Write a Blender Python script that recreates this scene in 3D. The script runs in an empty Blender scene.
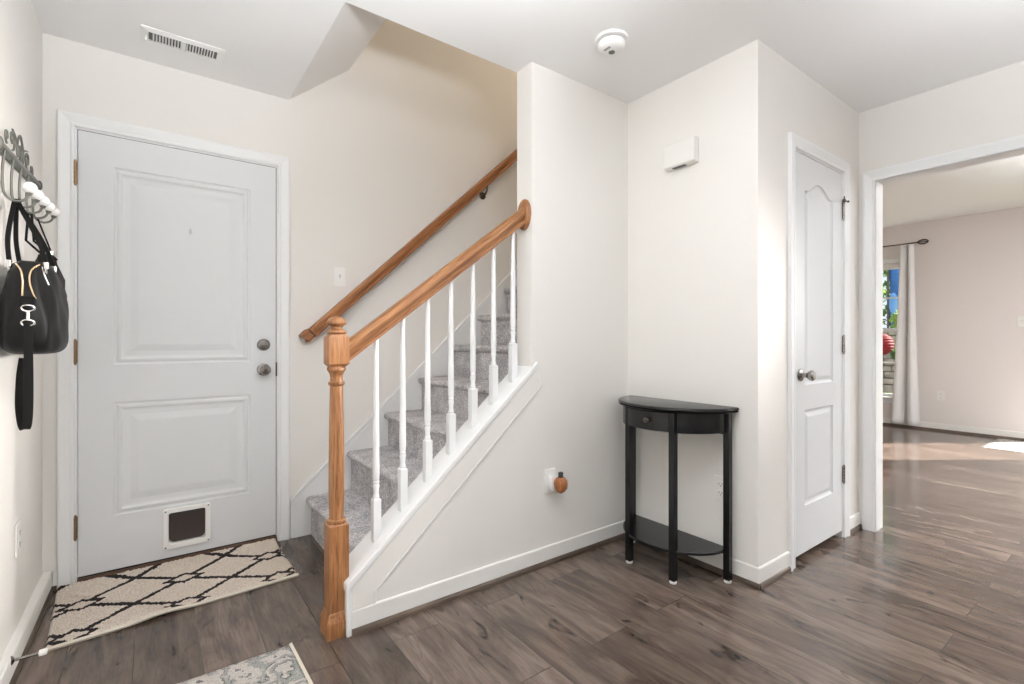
import bpy, bmesh, math, random
from mathutils import Vector, Matrix
random.seed(7)
PI = math.pi
S = bpy.context.scene
COL = S.collection

# ---------------------------------------------------------------- camera, world, lights
HC = 2.44
cam_d = bpy.data.cameras.new('camera'); cam = bpy.data.objects.new('camera', cam_d); COL.objects.link(cam)
cam.location = (0, 0, 1.102)
cam.rotation_euler = (PI/2, 0, math.radians(53.44 - 90))
cam_d.sensor_width = 36; cam_d.lens = 36*486.1/1024; cam_d.clip_start = 0.05
cam_d.shift_y = -1.6/1024
S.camera = cam
S.view_settings.view_transform = 'Standard'; S.view_settings.look = 'None'
S.view_settings.gamma = 1; S.view_settings.exposure = 0.06
S.view_settings.use_curve_mapping = False
S.cycles.use_denoising = True
S.cycles.max_bounces = 12; S.cycles.diffuse_bounces = 8; S.cycles.glossy_bounces = 6
S.cycles.sample_clamp_indirect = 8

w = bpy.data.worlds.new('sky'); S.world = w; w.use_nodes = True
bg = w.node_tree.nodes['Background']; bg.inputs[0].default_value = (0.80, 0.90, 1.0, 1); bg.inputs[1].default_value = 1.1

def area(name, loc, rot, sx, sy, power, col=(1, 1, 1), spread=180):
    d = bpy.data.lights.new(name, 'AREA'); d.shape = 'RECTANGLE'; d.size = sx; d.size_y = sy
    d.energy = power; d.color = col; d.spread = math.radians(spread)
    o = bpy.data.objects.new(name, d); COL.objects.link(o); o.location = loc; o.rotation_euler = rot
    return o
# added daylight fill panels before closed walls; only the side window is inferred
area('daylight_fill_rear', (1.3, -2.86, 1.35), (math.radians(100), 0, 0), 3.0, 1.9, 2, (1, .985, .97))
area('window_daylight_side', (-.33, -1.55, 1.40), (math.radians(98), 0, -PI/2), 1.9, 1.7, 12, (1, .99, .98))
area('daylight_fill_right', (3.30, -2.1, 1.40), (math.radians(98), 0, PI/2), 1.5, 1.7, 3, (1, .96, .92))
def lamp(name, loc, e, col):
    ld = bpy.data.lights.new(name, 'POINT'); ld.energy = e; ld.shadow_soft_size = .13; ld.color = col
    lo = bpy.data.objects.new(name, ld); COL.objects.link(lo); lo.location = loc
def spot(name, loc, dirn, e, col, cone=110):  # spot light, every use is an added fill
    ld = bpy.data.lights.new(name, 'SPOT'); ld.energy = e; ld.shadow_soft_size = .12; ld.color = col
    ld.spot_size = math.radians(cone); ld.spot_blend = 1.0
    if cone < 60: ld.shadow_soft_size = .35
    lo = bpy.data.objects.new(name, ld); COL.objects.link(lo); lo.location = loc
    lo.rotation_euler = Vector(dirn).to_track_quat('-Z', 'Y').to_euler()
# unseen spots added to brighten the ceilings; the hall lamp is inferred
spot('ceiling_fill', (.62, -.18, 1.48), (-.20, .50, .86), 365, (.93, .965, 1))
spot('ceiling_fill_right', (1.9, -.7, 1.50), (.25, .25, .93), 170, (.93, .965, 1))
spot('ceiling_fill_far', (5.2, -1.7, 1.30), (.0, .25, .95), 2700, (.95, .97, 1))
lamp('hall_ceiling_lamp', (.72, .62, 2.25), 27.5, (.97, .98, 1))
spot('left_wall_fill', (4.9, -.85, 1.55), (-.906, .423, -.085), 1500, (1, .96, .925), 26)  # added narrow spot that brightens the left wall
area('daylight_fill_far', (7.66, -1.2, 1.35), (PI/2, 0, PI/2), 1.9, 1.9, 8, (1, .98, .96))  # added panel before a closed wall, for daylight and floor glare
area('daylight_fill_far_side', (5.6, -2.86, 1.4), (PI/2, 0, 0), 2.2, 1.8, 30, (1, .985, .975))  # added panel that brightens the far room, no window behind it
spot('floor_fill_far', (4.9, -.25, 2.50), (0, .12, -1), 400, (1, .965, .94), 105)  # added spot that brightens the far room floor, no fixture there
spot('floor_fill_hall', (2.75, -.35, 2.40), (.05, .05, -1), 22, (1, .96, .92), 95)  # added spot that brightens the floor at right, no fixture there
lamp('stairwell_fill', (3.2, 2.42, 4.0), 23, (1, .82, .62))  # added warm fill for the stairwell and its sloped ceiling
sd = bpy.data.lights.new('sun', 'SUN'); sd.energy = 30.0; sd.angle = math.radians(.6); sd.color = (1, .95, .86)
sun = bpy.data.objects.new('sun', sd); COL.objects.link(sun); sun.location = (12, -4, 6)
SUN_DIR = Vector((-.803, .596, -.70))
sun.rotation_euler = SUN_DIR.to_track_quat('-Z', 'Y').to_euler()

# ---------------------------------------------------------------- materials
def new_mat(name, col, rough=.5, metal=0.0, spec=.5):
    m = bpy.data.materials.new(name); m.use_nodes = True
    b = m.node_tree.nodes['Principled BSDF']
    b.inputs['Base Color'].default_value = (*col, 1); b.inputs['Roughness'].default_value = rough
    b.inputs['Metallic'].default_value = metal; b.inputs['Specular IOR Level'].default_value = spec
    return m
class NT:
    def __init__(s, m): s.t = m.node_tree; s.b = s.t.nodes['Principled BSDF']
    def n(s, typ, **k):
        n = s.t.nodes.new(typ)
        for a, v in k.items():
            if a.startswith('i_'):
                key = a[2:].replace('_', ' '); n.inputs[int(key) if key.isdigit() else key].default_value = v
            else: setattr(n, a, v)
        return n
    def l(s, a, b): s.t.links.new(a, b)
    def math(s, op, a, b=None, c=None):
        n = s.n('ShaderNodeMath', operation=op)
        for i, v in enumerate((a, b, c)):
            if v is None: continue
            if isinstance(v, (int, float)): n.inputs[i].default_value = v
            else: s.l(v, n.inputs[i])
        return n.outputs[0]
    def ramp(s, fac, stops):
        r = s.n('ShaderNodeValToRGB'); e = r.color_ramp.elements
        while len(e) < len(stops): e.new(.5)
        for el, (p, c) in zip(e, stops): el.position = p; el.color = (*c, 1)
        s.l(fac, r.inputs[0]); return r.outputs[0]
    def mix(s, fac, a, b, mode='MIX'):
        n = s.n('ShaderNodeMix', data_type='RGBA', blend_type=mode)
        for sock, v in ((n.inputs[0], fac), (n.inputs[6], a), (n.inputs[7], b)):
            if isinstance(v, (int, float)): sock.default_value = v
            elif isinstance(v, tuple): sock.default_value = (*v, 1)
            else: s.l(v, sock)
        return n.outputs[2]
    def coord(s, kind='Object', scale=(1, 1, 1), rot=(0, 0, 0), loc=(0, 0, 0)):
        c = s.n('ShaderNodeTexCoord'); m = s.n('ShaderNodeMapping')
        m.inputs['Scale'].default_value = scale; m.inputs['Rotation'].default_value = rot; m.inputs['Location'].default_value = loc
        s.l(c.outputs[kind], m.inputs[0]); return m.outputs[0]
    def noise(s, vec, scale, detail=3, rough=.5, out='Fac', dist=0):
        n = s.n('ShaderNodeTexNoise'); n.inputs['Scale'].default_value = scale; n.inputs['Detail'].default_value = detail
        n.inputs['Roughness'].default_value = rough; n.inputs['Distortion'].default_value = dist
        if vec is not None: s.l(vec, n.inputs['Vector'])
        return n.outputs[out]
    def bump(s, h, strength=.3, dist=.002):
        b = s.n('ShaderNodeBump'); b.inputs['Strength'].default_value = strength; b.inputs['Distance'].default_value = dist
        s.l(h, b.inputs['Height']); s.l(b.outputs[0], s.b.inputs['Normal'])
    def col(s, c): s.l(c, s.b.inputs['Base Color'])

def paint(name, col, rough=.6, bump=.06, sc=260):
    m = new_mat(name, col, rough, 0, .35); t = NT(m); v = t.coord()
    t.bump(t.noise(v, sc, 2), bump, .001); return m
M = {}
M['wall'] = paint('cream_wall_paint', (.775, .757, .726), .62)
M['ceil'] = paint('white_ceiling_paint', (.85, .85, .845), .8, .1, 160)
M['trim'] = paint('white_gloss_trim', (.82, .83, .835), .32, .02)
M['base'] = paint('cream_white_baseboard', (.775, .765, .74), .4, .02)
M['door'] = paint('white_door_paint', (.715, .73, .745), .46, .02)
M['far'] = paint('pale_pink_wall_paint', (.74, .695, .675), .62)
M['plastic'] = new_mat('white_plastic', (.86, .855, .84), .35)
M['cream_plastic'] = new_mat('off_white_plastic', (.78, .77, .74), .4)
M['dark'] = new_mat('dark_slot', (.015, .014, .013), .6)
M['grille'] = new_mat('grey_grille', (.13, .13, .13), .6)
M['nickel'] = new_mat('satin_nickel', (.30, .285, .27), .25, 1)
M['brass'] = new_mat('aged_brass', (.28, .19, .11), .38, 1)
M['bronze'] = new_mat('dark_bronze', (.10, .08, .065), .4, .8)
M['gold'] = new_mat('pale_gold', (.75, .58, .38), .25, 1)
M['silver'] = new_mat('polished_silver', (.75, .74, .72), .2, 1)
M['iron'] = new_mat('grey_painted_iron', (.155, .158, .14), .5, .25)
M['porcelain'] = new_mat('white_porcelain', (.88, .88, .87), .12)
M['black'] = new_mat('black_lacquer', (.0055, .0055, .006), .22, 0, .38)
M['felt'] = new_mat('white_felt', (.75, .74, .72), .9)
M['strap'] = new_mat('black_strap', (.006, .006, .006), .55, 0, .14)
M['brown_leather'] = new_mat('dark_brown_leather', (.016, .011, .010), .5, 0, .25)
M['glass_dark'] = new_mat('smoked_flap', (.050, .040, .037), .12)
M['wick'] = new_mat('black_cap', (.01, .01, .01), .4)
M['red'] = new_mat('red_paint', (.105, .002, .005), .7, 0, .2)
M['blue'] = new_mat('blue_tarp', (.02, .13, .42), .5)
M['lightblue'] = new_mat('light_blue_plastic', (.10, .28, .62), .4)

def leather(name, c):
    m = new_mat(name, c, .48, 0, .20); t = NT(m); v = t.coord()
    vo = t.n('ShaderNodeTexVoronoi'); vo.inputs['Scale'].default_value = 330; t.l(v, vo.inputs['Vector'])
    t.bump(vo.outputs['Distance'], .25, .001); return m
M['leather'] = leather('black_pebbled_leather', (.0075, .0075, .0078))

def wood(name, axis, cols, scale=1.0, rough=.38):
    m = new_mat(name, cols[1], rough); t = NT(m)
    sc = [38*scale]*3; sc[axis] = 2.2*scale
    v = t.coord(scale=tuple(sc)); g = t.noise(v, 1.0, 6, .62, dist=.6)
    sc2 = [160*scale]*3; sc2[axis] = 6*scale
    v2 = t.coord(scale=tuple(sc2)); g2 = t.noise(v2, 1.0, 3, .6)
    c = t.ramp(g, [(.30, cols[0]), (.5, cols[1]), (.72, cols[2])])
    pores = t.ramp(g2, [(.38, (.55, .5, .45)), (.5, (1, 1, 1))])
    t.col(t.mix(1.0, c, pores, 'MULTIPLY')); t.bump(g2, .12, .001); return m
oak = [(.19, .080, .030), (.33, .145, .056), (.43, .215, .092)]
M['oak_x'] = wood('honey_oak_rail', 0, oak, 1.4)
M['oak_z'] = wood('honey_oak_post', 2, oak, 1.7)
M['cherry_x'] = wood('red_brown_oak_rail', 0, [(.20, .080, .029), (.34, .136, .049), (.43, .20, .080)])
M['threshold'] = wood('brown_threshold_wood', 0, [(.06, .027, .014), (.10, .046, .023), (.13, .065, .033)])
M['amber'] = wood('amber_shade', 2, [(.20, .06, .02), (.33, .11, .035), (.45, .19, .07)], 2, .2)
def shoe():
    m = new_mat('brown_shoe_moulding', (.075, .052, .038), .5); t = NT(m)
    t.col(t.ramp(t.noise(t.coord(), 6, 4), [(.35, (.055, .04, .03)), (.65, (.115, .08, .058))])); return m
M['shoe'] = shoe()

def floor_mat():
    m = new_mat('dark_oak_planks', (.12, .09, .07), .3, 0, .5); t = NT(m)
    v = t.coord(rot=(0, 0, PI/2), loc=(.03, .05, 0))
    br = t.n('ShaderNodeTexBrick', offset=.37, offset_frequency=2)
    br.inputs['Color1'].default_value = (0, 0, 0, 1); br.inputs['Color2'].default_value = (1, 1, 1, 1)
    br.inputs['Mortar'].default_value = (.5, .5, .5, 1); br.inputs['Scale'].default_value = 1
    br.inputs['Mortar Size'].default_value = .0012; br.inputs['Mortar Smooth'].default_value = .3
    br.inputs['Brick Width'].default_value = 1.21; br.inputs['Row Height'].default_value = .190; br.inputs['Bias'].default_value = 0
    t.l(v, br.inputs['Vector'])
    rnd = t.n('ShaderNodeSeparateColor'); t.l(br.outputs['Color'], rnd.inputs[0]); r = rnd.outputs[0]
    off = t.n('ShaderNodeCombineXYZ'); t.l(t.math('MULTIPLY', r, 37.0), off.inputs[0]); t.l(t.math('MULTIPLY', r, 19.0), off.inputs[1])
    va = t.n('ShaderNodeVectorMath', operation='ADD'); t.l(v, va.inputs[0]); t.l(off.outputs[0], va.inputs[1])
    def mp(sc):
        q = t.n('ShaderNodeMapping'); q.inputs['Scale'].default_value = sc; t.l(va.outputs[0], q.inputs[0]); return q.outputs[0]
    g = t.noise(mp((2.0, 9, 1)), 1.0, 7, .58, dist=1.9)
    g2 = t.noise(mp((9, 120, 1)), 1.0, 4, .65)
    kn = t.noise(mp((4.6, 12.5, 1)), 1.0, 3, .55, dist=1.2)
    c = t.ramp(g, [(.27, (.045, .032, .025)), (.42, (.088, .064, .051)), (.56, (.130, .097, .078)), (.75, (.178, .138, .114))])
    tone = t.ramp(r, [(0, (.72, .70, .69)), (.5, (1, 1, 1)), (1, (1.22, 1.21, 1.22))])
    c = t.mix(1.0, c, tone, 'MULTIPLY')
    c = t.mix(1.0, c, t.ramp(g2, [(.36, (.76, .75, .74)), (.54, (1, 1, 1))]), 'MULTIPLY')
    c = t.mix(t.ramp(kn, [(.63, (0, 0, 0)), (.74, (1, 1, 1))]), c, (.020, .014, .012))
    gap = t.math('LESS_THAN', br.outputs['Fac'], .5)
    c = t.mix(gap, (.028, .02, .016), c)
    t.col(c)
    t.l(t.math('ADD', t.math('MULTIPLY', g2, .12), .10), t.b.inputs['Roughness'])
    h = t.math('SUBTRACT', t.math('MULTIPLY', g2, .35), t.math('MULTIPLY', br.outputs['Fac'], 1.0))
    t.bump(h, .22, .0015); return m
M['floor'] = floor_mat()

def carpet():
    m = new_mat('grey_cut_pile_carpet', (.2, .19, .19), .95, 0, .1); t = NT(m); v = t.coord('Object')
    n1 = t.noise(v, 130, 4, .75); n2 = t.noise(v, 9, 3, .6)
    c = t.ramp(n1, [(.34, (.21, .21, .218)), (.5, (.58, .575, .59)), (.64, (.88, .875, .885))])
    t.col(t.mix(1.0, c, t.ramp(n2, [(.35, (.76, .76, .78)), (.65, (1.12, 1.10, 1.09))]), 'MULTIPLY'))
    t.bump(n1, 1.0, .006); return m
M['carpet'] = carpet()

# ---------------------------------------------------------------- mesh helpers
def obj(name, bm, mat, parent=None, smooth=False, bevel=0, recalc=True):
    if recalc: bmesh.ops.recalc_face_normals(bm, faces=bm.faces)
    me = bpy.data.meshes.new(name); bm.to_mesh(me); bm.free()
    o = bpy.data.objects.new(name, me); COL.objects.link(o)
    if mat is not None: me.materials.append(mat)
    if smooth:
        for p in me.polygons: p.use_smooth = True
        if smooth != 'full':
            try: me.set_sharp_from_angle(angle=math.radians(40))
            except Exception: pass
    if bevel:
        md = o.modifiers.new('bevel', 'BEVEL'); md.width = bevel; md.segments = 2; md.limit_method = 'ANGLE'
        md.harden_normals = False
    if parent is not None: o.parent = parent
    return o
def tag(o, label, cat, group=None):
    o['label'] = label; o['category'] = cat
    if group: o['group'] = group
    return o
def thing(name, label, cat, loc=(0, 0, 0), rot=(0, 0, 0), group=None):
    o = bpy.data.objects.new(name, None); o.empty_display_size = .05; COL.objects.link(o)
    o.location = loc; o.rotation_euler = rot; return tag(o, label, cat, group)
def root_struct(name, loc=(0, 0, 0), rot=(0, 0, 0)):
    o = bpy.data.objects.new(name, None); o.empty_display_size = .05; COL.objects.link(o)
    o.location = loc; o.rotation_euler = rot; o['kind'] = 'structure'; return o
def struct(name, bm, mat, bevel=0, **k):
    o = obj(name, bm, mat, bevel=bevel, **k); o['kind'] = 'structure'; return o
def B(): return bmesh.new()
def box(bm, a, b):
    x0, y0, z0 = a; x1, y1, z1 = b
    vs = [bm.verts.new(p) for p in ((x0,y0,z0),(x1,y0,z0),(x1,y1,z0),(x0,y1,z0),(x0,y0,z1),(x1,y0,z1),(x1,y1,z1),(x0,y1,z1))]
    for f in ((0,3,2,1),(4,5,6,7),(0,1,5,4),(1,2,6,5),(2,3,7,6),(3,0,4,7)): bm.faces.new([vs[i] for i in f])
    return bm
def bx(a, b): return box(B(), a, b)
def prism(bm, poly, a0, a1, ax='Y'):
    def P(u, v, a): return {'Y': (u, a, v), 'X': (a, u, v), 'Z': (u, v, a)}[ax]
    r0 = [bm.verts.new(P(u, v, a0)) for u, v in poly]; r1 = [bm.verts.new(P(u, v, a1)) for u, v in poly]
    bm.faces.new(r0); bm.faces.new(r1[::-1]); n = len(poly)
    for i in range(n): bm.faces.new((r0[i], r0[(i+1) % n], r1[(i+1) % n], r1[i]))
    return bm
def lathe(bm, prof, seg=20, center=(0, 0, 0), axis='Z', sx=1, sy=1):
    cx, cy, cz = center; rings = []
    def T(x, y, z): return {'Z': (cx+x, cy+y, cz+z), 'Y': (cx+x, cy+z, cz+y), 'X': (cx+z, cy+x, cz+y)}[axis]
    for r, z in prof:
        if r < 1e-6: rings.append([bm.verts.new(T(0, 0, z))])
        else: rings.append([bm.verts.new(T(r*sx*math.cos(2*PI*i/seg), r*sy*math.sin(2*PI*i/seg), z)) for i in range(seg)])
    for a, b in zip(rings, rings[1:]):
        for i in range(seg):
            j = (i+1) % seg
            if len(a) == 1 and len(b) == 1: continue
            if len(a) == 1: bm.faces.new((a[0], b[i], b[j]))
            elif len(b) == 1: bm.faces.new((a[i], a[j], b[0]))
            else: bm.faces.new((a[i], a[j], b[j], b[i]))
    for rg in (rings[0], rings[-1]):
        if len(rg) > 1: bm.faces.new(rg)
    return bm
def tube(bm, pts, r, seg=8, closed=False):
    pts = [Vector(p) for p in pts]; n = len(pts); rings = []; up = None
    for i, p in enumerate(pts):
        if closed: t = pts[(i+1) % n]-pts[i-1]
        else: t = pts[min(i+1, n-1)]-pts[max(i-1, 0)]
        t.normalize()
        if up is None:
            up = Vector((0, 0, 1)) if abs(t.z) < .9 else Vector((1, 0, 0))
        u = up-t*up.dot(t)
        if u.length < 1e-5: u = t.orthogonal()
        u.normalize(); v = t.cross(u); up = u
        rr = r[i] if isinstance(r, (list, tuple)) else r
        rings.append([bm.verts.new(p+u*rr*math.cos(2*PI*k/seg)+v*rr*math.sin(2*PI*k/seg)) for k in range(seg)])
    for a, b in zip(rings, rings[1:]+([rings[0]] if closed else [])):
        for k in range(seg): bm.faces.new((a[k], a[(k+1) % seg], b[(k+1) % seg], b[k]))
    if not closed: bm.faces.new(rings[0][::-1]); bm.faces.new(rings[-1])
    return bm
def ribbon(bm, pts, wdir, width, thick):
    """strap: pts path, wdir width direction"""
    pts = [Vector(p) for p in pts]; wd = Vector(wdir).normalized(); rings = []
    for i, p in enumerate(pts):
        t = (pts[min(i+1, len(pts)-1)]-pts[max(i-1, 0)]).normalized()
        wv = (wd-t*wd.dot(t)).normalized(); nv = t.cross(wv)
        rings.append([bm.verts.new(p+wv*a*width/2+nv*b*thick/2) for a, b in ((-1,-1),(1,-1),(1,1),(-1,1))])
    for a, b in zip(rings, rings[1:]):
        for k in range(4): bm.faces.new((a[k], a[(k+1) % 4], b[(k+1) % 4], b[k]))
    bm.faces.new(rings[0][::-1]); bm.faces.new(rings[-1]); return bm
def smooth_path(pts, n=6):
    P = [Vector(p) for p in pts]; out = []
    for i in range(len(P)-1):
        p0, p1, p2, p3 = P[max(i-1, 0)], P[i], P[i+1], P[min(i+2, len(P)-1)]
        for k in range(n):
            t = k/n
            out.append(.5*((2*p1)+(p2-p0)*t+(2*p0-5*p1+4*p2-p3)*t*t+(3*p1-p0-3*p2+p3)*t**3))
    out.append(P[-1]); return out
def sphere(bm, c, r, seg=16, rings=10, s=(1, 1, 1)):
    m = Matrix.Translation(c) @ Matrix.Diagonal((*s, 1))
    bmesh.ops.create_uvsphere(bm, u_segments=seg, v_segments=rings, radius=r, matrix=m); return bm
def rrect(x0, x1, z0, z1, r, n=4):
    out = []
    for cx, cz, a0 in ((x1-r, z1-r, 0), (x0+r, z1-r, PI/2), (x0+r, z0+r, PI), (x1-r, z0+r, 1.5*PI)):
        for k in range(n+1):
            a = a0+PI/2*k/n; out.append((cx+r*math.cos(a), cz+r*math.sin(a)))
    return out

# ---------------------------------------------------------------- setting
XL, YD, YK, YKB = -.381, 2.914, 1.818, 1.935
XT, YC, XR, XE, XRB = 2.164, 1.083, 3.350, 1.467, 3.450
YB, XF, YFL, HF = -2.9, 7.70, 3.9, 2.575
floor = struct('floor', bx((XL-.1, YB-.1, -.12), (XF+.15, YFL+.1, 0)), M['floor'])
b = B()
box(b, (XL-.1, YB-.1, HC), (XR+.1, YKB, HC+.25)); box(b, (XL-.1, YKB, HC), (.615, YD, HC+.25))
struct('ceiling', b, M['ceil'])
b = B()
box(b, (XRB, YB-.1, HF), (XF+.1, YFL+.1, HF+.2)); struct('ceiling_far', b, M['ceil'])
b = prism(B(), [(.615, HC), (.948, 2.718), (.948, 5.0), (.615, 5.0)], YKB, YD)
struct('ceiling_slope', b, M['ceil'])
struct('wall_stair_upper', bx((.948, YKB-.117, HC+.25), (4.6, YKB, 5.0)), M['wall'])
struct('ceiling_stairwell', bx((.6, YKB-.12, 5.0), (4.7, YD+.1, 5.1)), M['ceil'])
struct('wall_stairwell_end', bx((4.6, YKB, 2.6), (4.7, YD, 5.0)), M['wall'])
struct('wall_left', bx((XL-.1, YB, 0), (XL, YD, HC)), M['wall'])
# entry wall with doorway
DX0, DX1, DZ0, DZ1 = -.265, .548, .038, 2.048
b = B(); T = .12
box(b, (XL-.1, YD, 0), (DX0-.02, YD+T, 5.0)); box(b, (DX1+.02, YD, 0), (4.7, YD+T, 5.0)); box(b, (DX0-.02, YD, DZ1+.02), (DX1+.02, YD+T, 5.0))
struct('wall_entry', b, M['wall'])
# stair wall : knee wall plus full-height part
capz = lambda x: .200+.879*(x-.582)
b = prism(B(), [(.60, 0), (.60, capz(.60)-.03), (XE, capz(XE)-.03), (XE, HC), (XT+.10, HC), (XT+.10, 0)], YK, YKB)
struct('wall_stair', b, M['wall'])
struct('wall_table', bx((XT, YC+.1, 0), (XT+.1, YK, HC)), M['wall'])
CX0, CX1, CZ0, CZ1 = 2.515, 3.100, .040, 2.030
b = B()
box(b, (XT, YC, 0), (CX0-.015, YC+.1, HC)); box(b, (CX1+.015, YC, 0), (XR, YC+.1, HC)); box(b, (CX0-.015, YC, CZ1+.015), (CX1+.015, YC+.1, HC))
struct('wall_closet', b, M['wall'])
OY1, OY0, OZ = 1.0, -1.2, 2.02
b = B()
box(b, (XR, OY1+.018, 0), (XRB, YFL, 2.6)); box(b, (XR, OY0, OZ+.018), (XRB, OY1+.018, 2.6)); box(b, (XR, YB, 0), (XRB, OY0-.018, 2.6))
box(b, (XR, OY0-.018, OZ+.018), (XRB, OY0, 2.6))
struct('wall_right', b, M['wall'])
struct('wall_rear', bx((XL-.1, YB-.1, 0), (XR+.1, YB, HC)), M['wall'])
struct('wall_far_rear', bx((XRB, YB-.1, 0), (XF, YB, HF)), M['far'])
struct('wall_far_side', bx((XRB, YFL, 0), (XF+.1, YFL+.1, HF)), M['far'])
# far wall with the seen window and a glass door out of frame to its right
WY0, WY1, WZ0, WZ1 = 2.03, 2.93, .37, 2.10
GY0, GY1, GZ1 = -.25, .80, 2.10
b = B()
box(b, (XF, WY1, 0), (XF+.14, YFL+.1, HF)); box(b, (XF, GY1, 0), (XF+.14, WY0, HF)); box(b, (XF, WY0, 0), (XF+.14, WY1, WZ0)); box(b, (XF, WY0, WZ1), (XF+.14, WY1, HF))
box(b, (XF, GY0, GZ1), (XF+.14, GY1, HF)); box(b, (XF, YB-.1, 0), (XF+.14, GY0, HF))
struct('wall_far', b, M['far'])

# baseboards: white board with a brown shoe moulding at the floor
def basebd(name, p0, p1, nrm, h=.093, mat='base', back=0.0):
    p0 = Vector((*p0, 0)); p1 = Vector((*p1, 0)); n = Vector((*nrm, 0)); d = (p1-p0).normalized(); L = (p1-p0).length
    r = root_struct(name, p0, (0, 0, math.atan2(d.y, d.x)))
    s = 1 if n.dot(Vector((-d.y, d.x, 0))) > 0 else -1
    bb = prism(B(), [(-back*s, .026), (.009*s, .026), (.009*s, h-.005), (.006*s, h), (-back*s, h)], 0, L, 'X')
    obj('board', bb, M[mat], r)
    sh = prism(B(), [(-back*s, 0), (.015*s, 0), (.0145*s, .014), (.011*s, .022), (.006*s, .026), (-back*s, .026)], 0, L, 'X')
    obj('shoe_moulding', sh, M['shoe'], r); return r
CW = .058   # casing width
basebd('baseboard_left', (XL, 1.0), (XL+.022, YD), (1, 0), back=.020)
basebd('baseboard_entry', (XL+.033, YD), (DX0-.01-CW, YD), (0, -1))
basebd('baseboard_stair', (.600, YK), (XT, YK), (0, -1))
basebd('baseboard_table', (XT, YK-.010), (XT, YC-.009), (-1, 0))
basebd('baseboard_closet', (XT, YC), (CX0-.008-CW, YC), (0, -1))
basebd('baseboard_closet_right', (CX1+.010+CW, YC), (XR, YC), (0, -1))
basebd('baseboard_far', (XF, .84), (XF, YFL), (-1, 0))

# ---------------------------------------------------------------- casings
def casing_profile(wd):   # (across, proud)
    return [(0, 0), (0, .007), (.004, .011), (.010, .011), (.016, .0085), (wd*.55, .013), (wd*.80, .017), (wd-.003, .017), (wd, .014), (wd, 0)]
def casing(name, u0, u1, ztop, place, wd=CW, mat='trim', right=True, z0=0.0):
    """u0/u1 opening edges; place(u, proud, z) -> world. mitred three-sided casing"""
    bm = B(); pr = casing_profile(wd)
    paths = []
    for a, pz in pr:
        pts = [(u0-a, pz, z0), (u0-a, pz, ztop+a), (u1+a, pz, ztop+a)]
        if right: pts.append((u1+a, pz, z0))
        paths.append([bm.verts.new(place(*p)) for p in pts])
    n = len(paths)
    for i in range(n):
        A, C = paths[i], paths[(i+1) % n]
        for k in range(len(A)-1): bm.faces.new((A[k], A[k+1], C[k+1], C[k]))
    bm.faces.new([p[0] for p in paths]); bm.faces.new([p[-1] for p in paths][::-1])
    return struct(name, bm, M[mat])
casing('trim_1', DX0-.010, DX1+.010, DZ1+.010, lambda u, p, z: (u, YD-p, z))
casing('trim_2', CX0-.008, CX1+.010, CZ1+.010, lambda u, p, z: (u, YC-p, z))
casing('trim_3', OY0, OY1, OZ, lambda u, p, z: (XR-p, u, z), wd=.062)
b = B()   # lined jamb of the wide opening
box(b, (XR-.006, OY1, 0), (XRB+.012, OY1+.018, OZ+.018)); box(b, (XR-.006, OY0, OZ), (XRB+.012, OY1, OZ+.018)); box(b, (XR-.006, OY0-.018, 0), (XRB+.012, OY0, OZ+.018))
struct('trim_4', b, M['trim'])
b = B()   # front door jamb and stop
J = .02
box(b, (DX0-J, YD, 0), (DX0-.003, YD+T, DZ1+J)); box(b, (DX1+.004, YD, 0), (DX1+J, YD+T, DZ1+J)); box(b, (DX0-.003, YD, DZ1+.003), (DX1+.004, YD+T, DZ1+J))
struct('trim_5', b, M['trim'])
b = B(); J = .015
box(b, (CX0-J, YC, 0), (CX0-.003, YC+.1, CZ1+J)); box(b, (CX1+.003, YC, 0), (CX1+J, YC+.1, CZ1+J)); box(b, (CX0-.003, YC, CZ1+.003), (CX1+.003, YC+.1, CZ1+J))
struct('trim_6', b, M['trim'])
b = prism(B(), [(YD-.020, 0), (YD-.020, .012), (YD-.012, .020), (YD, .030), (YD+.11, .032), (YD+.11, 0)], DX0-.003, DX1+.004, 'X')
struct('trim_7', b, M['threshold'])

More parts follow.
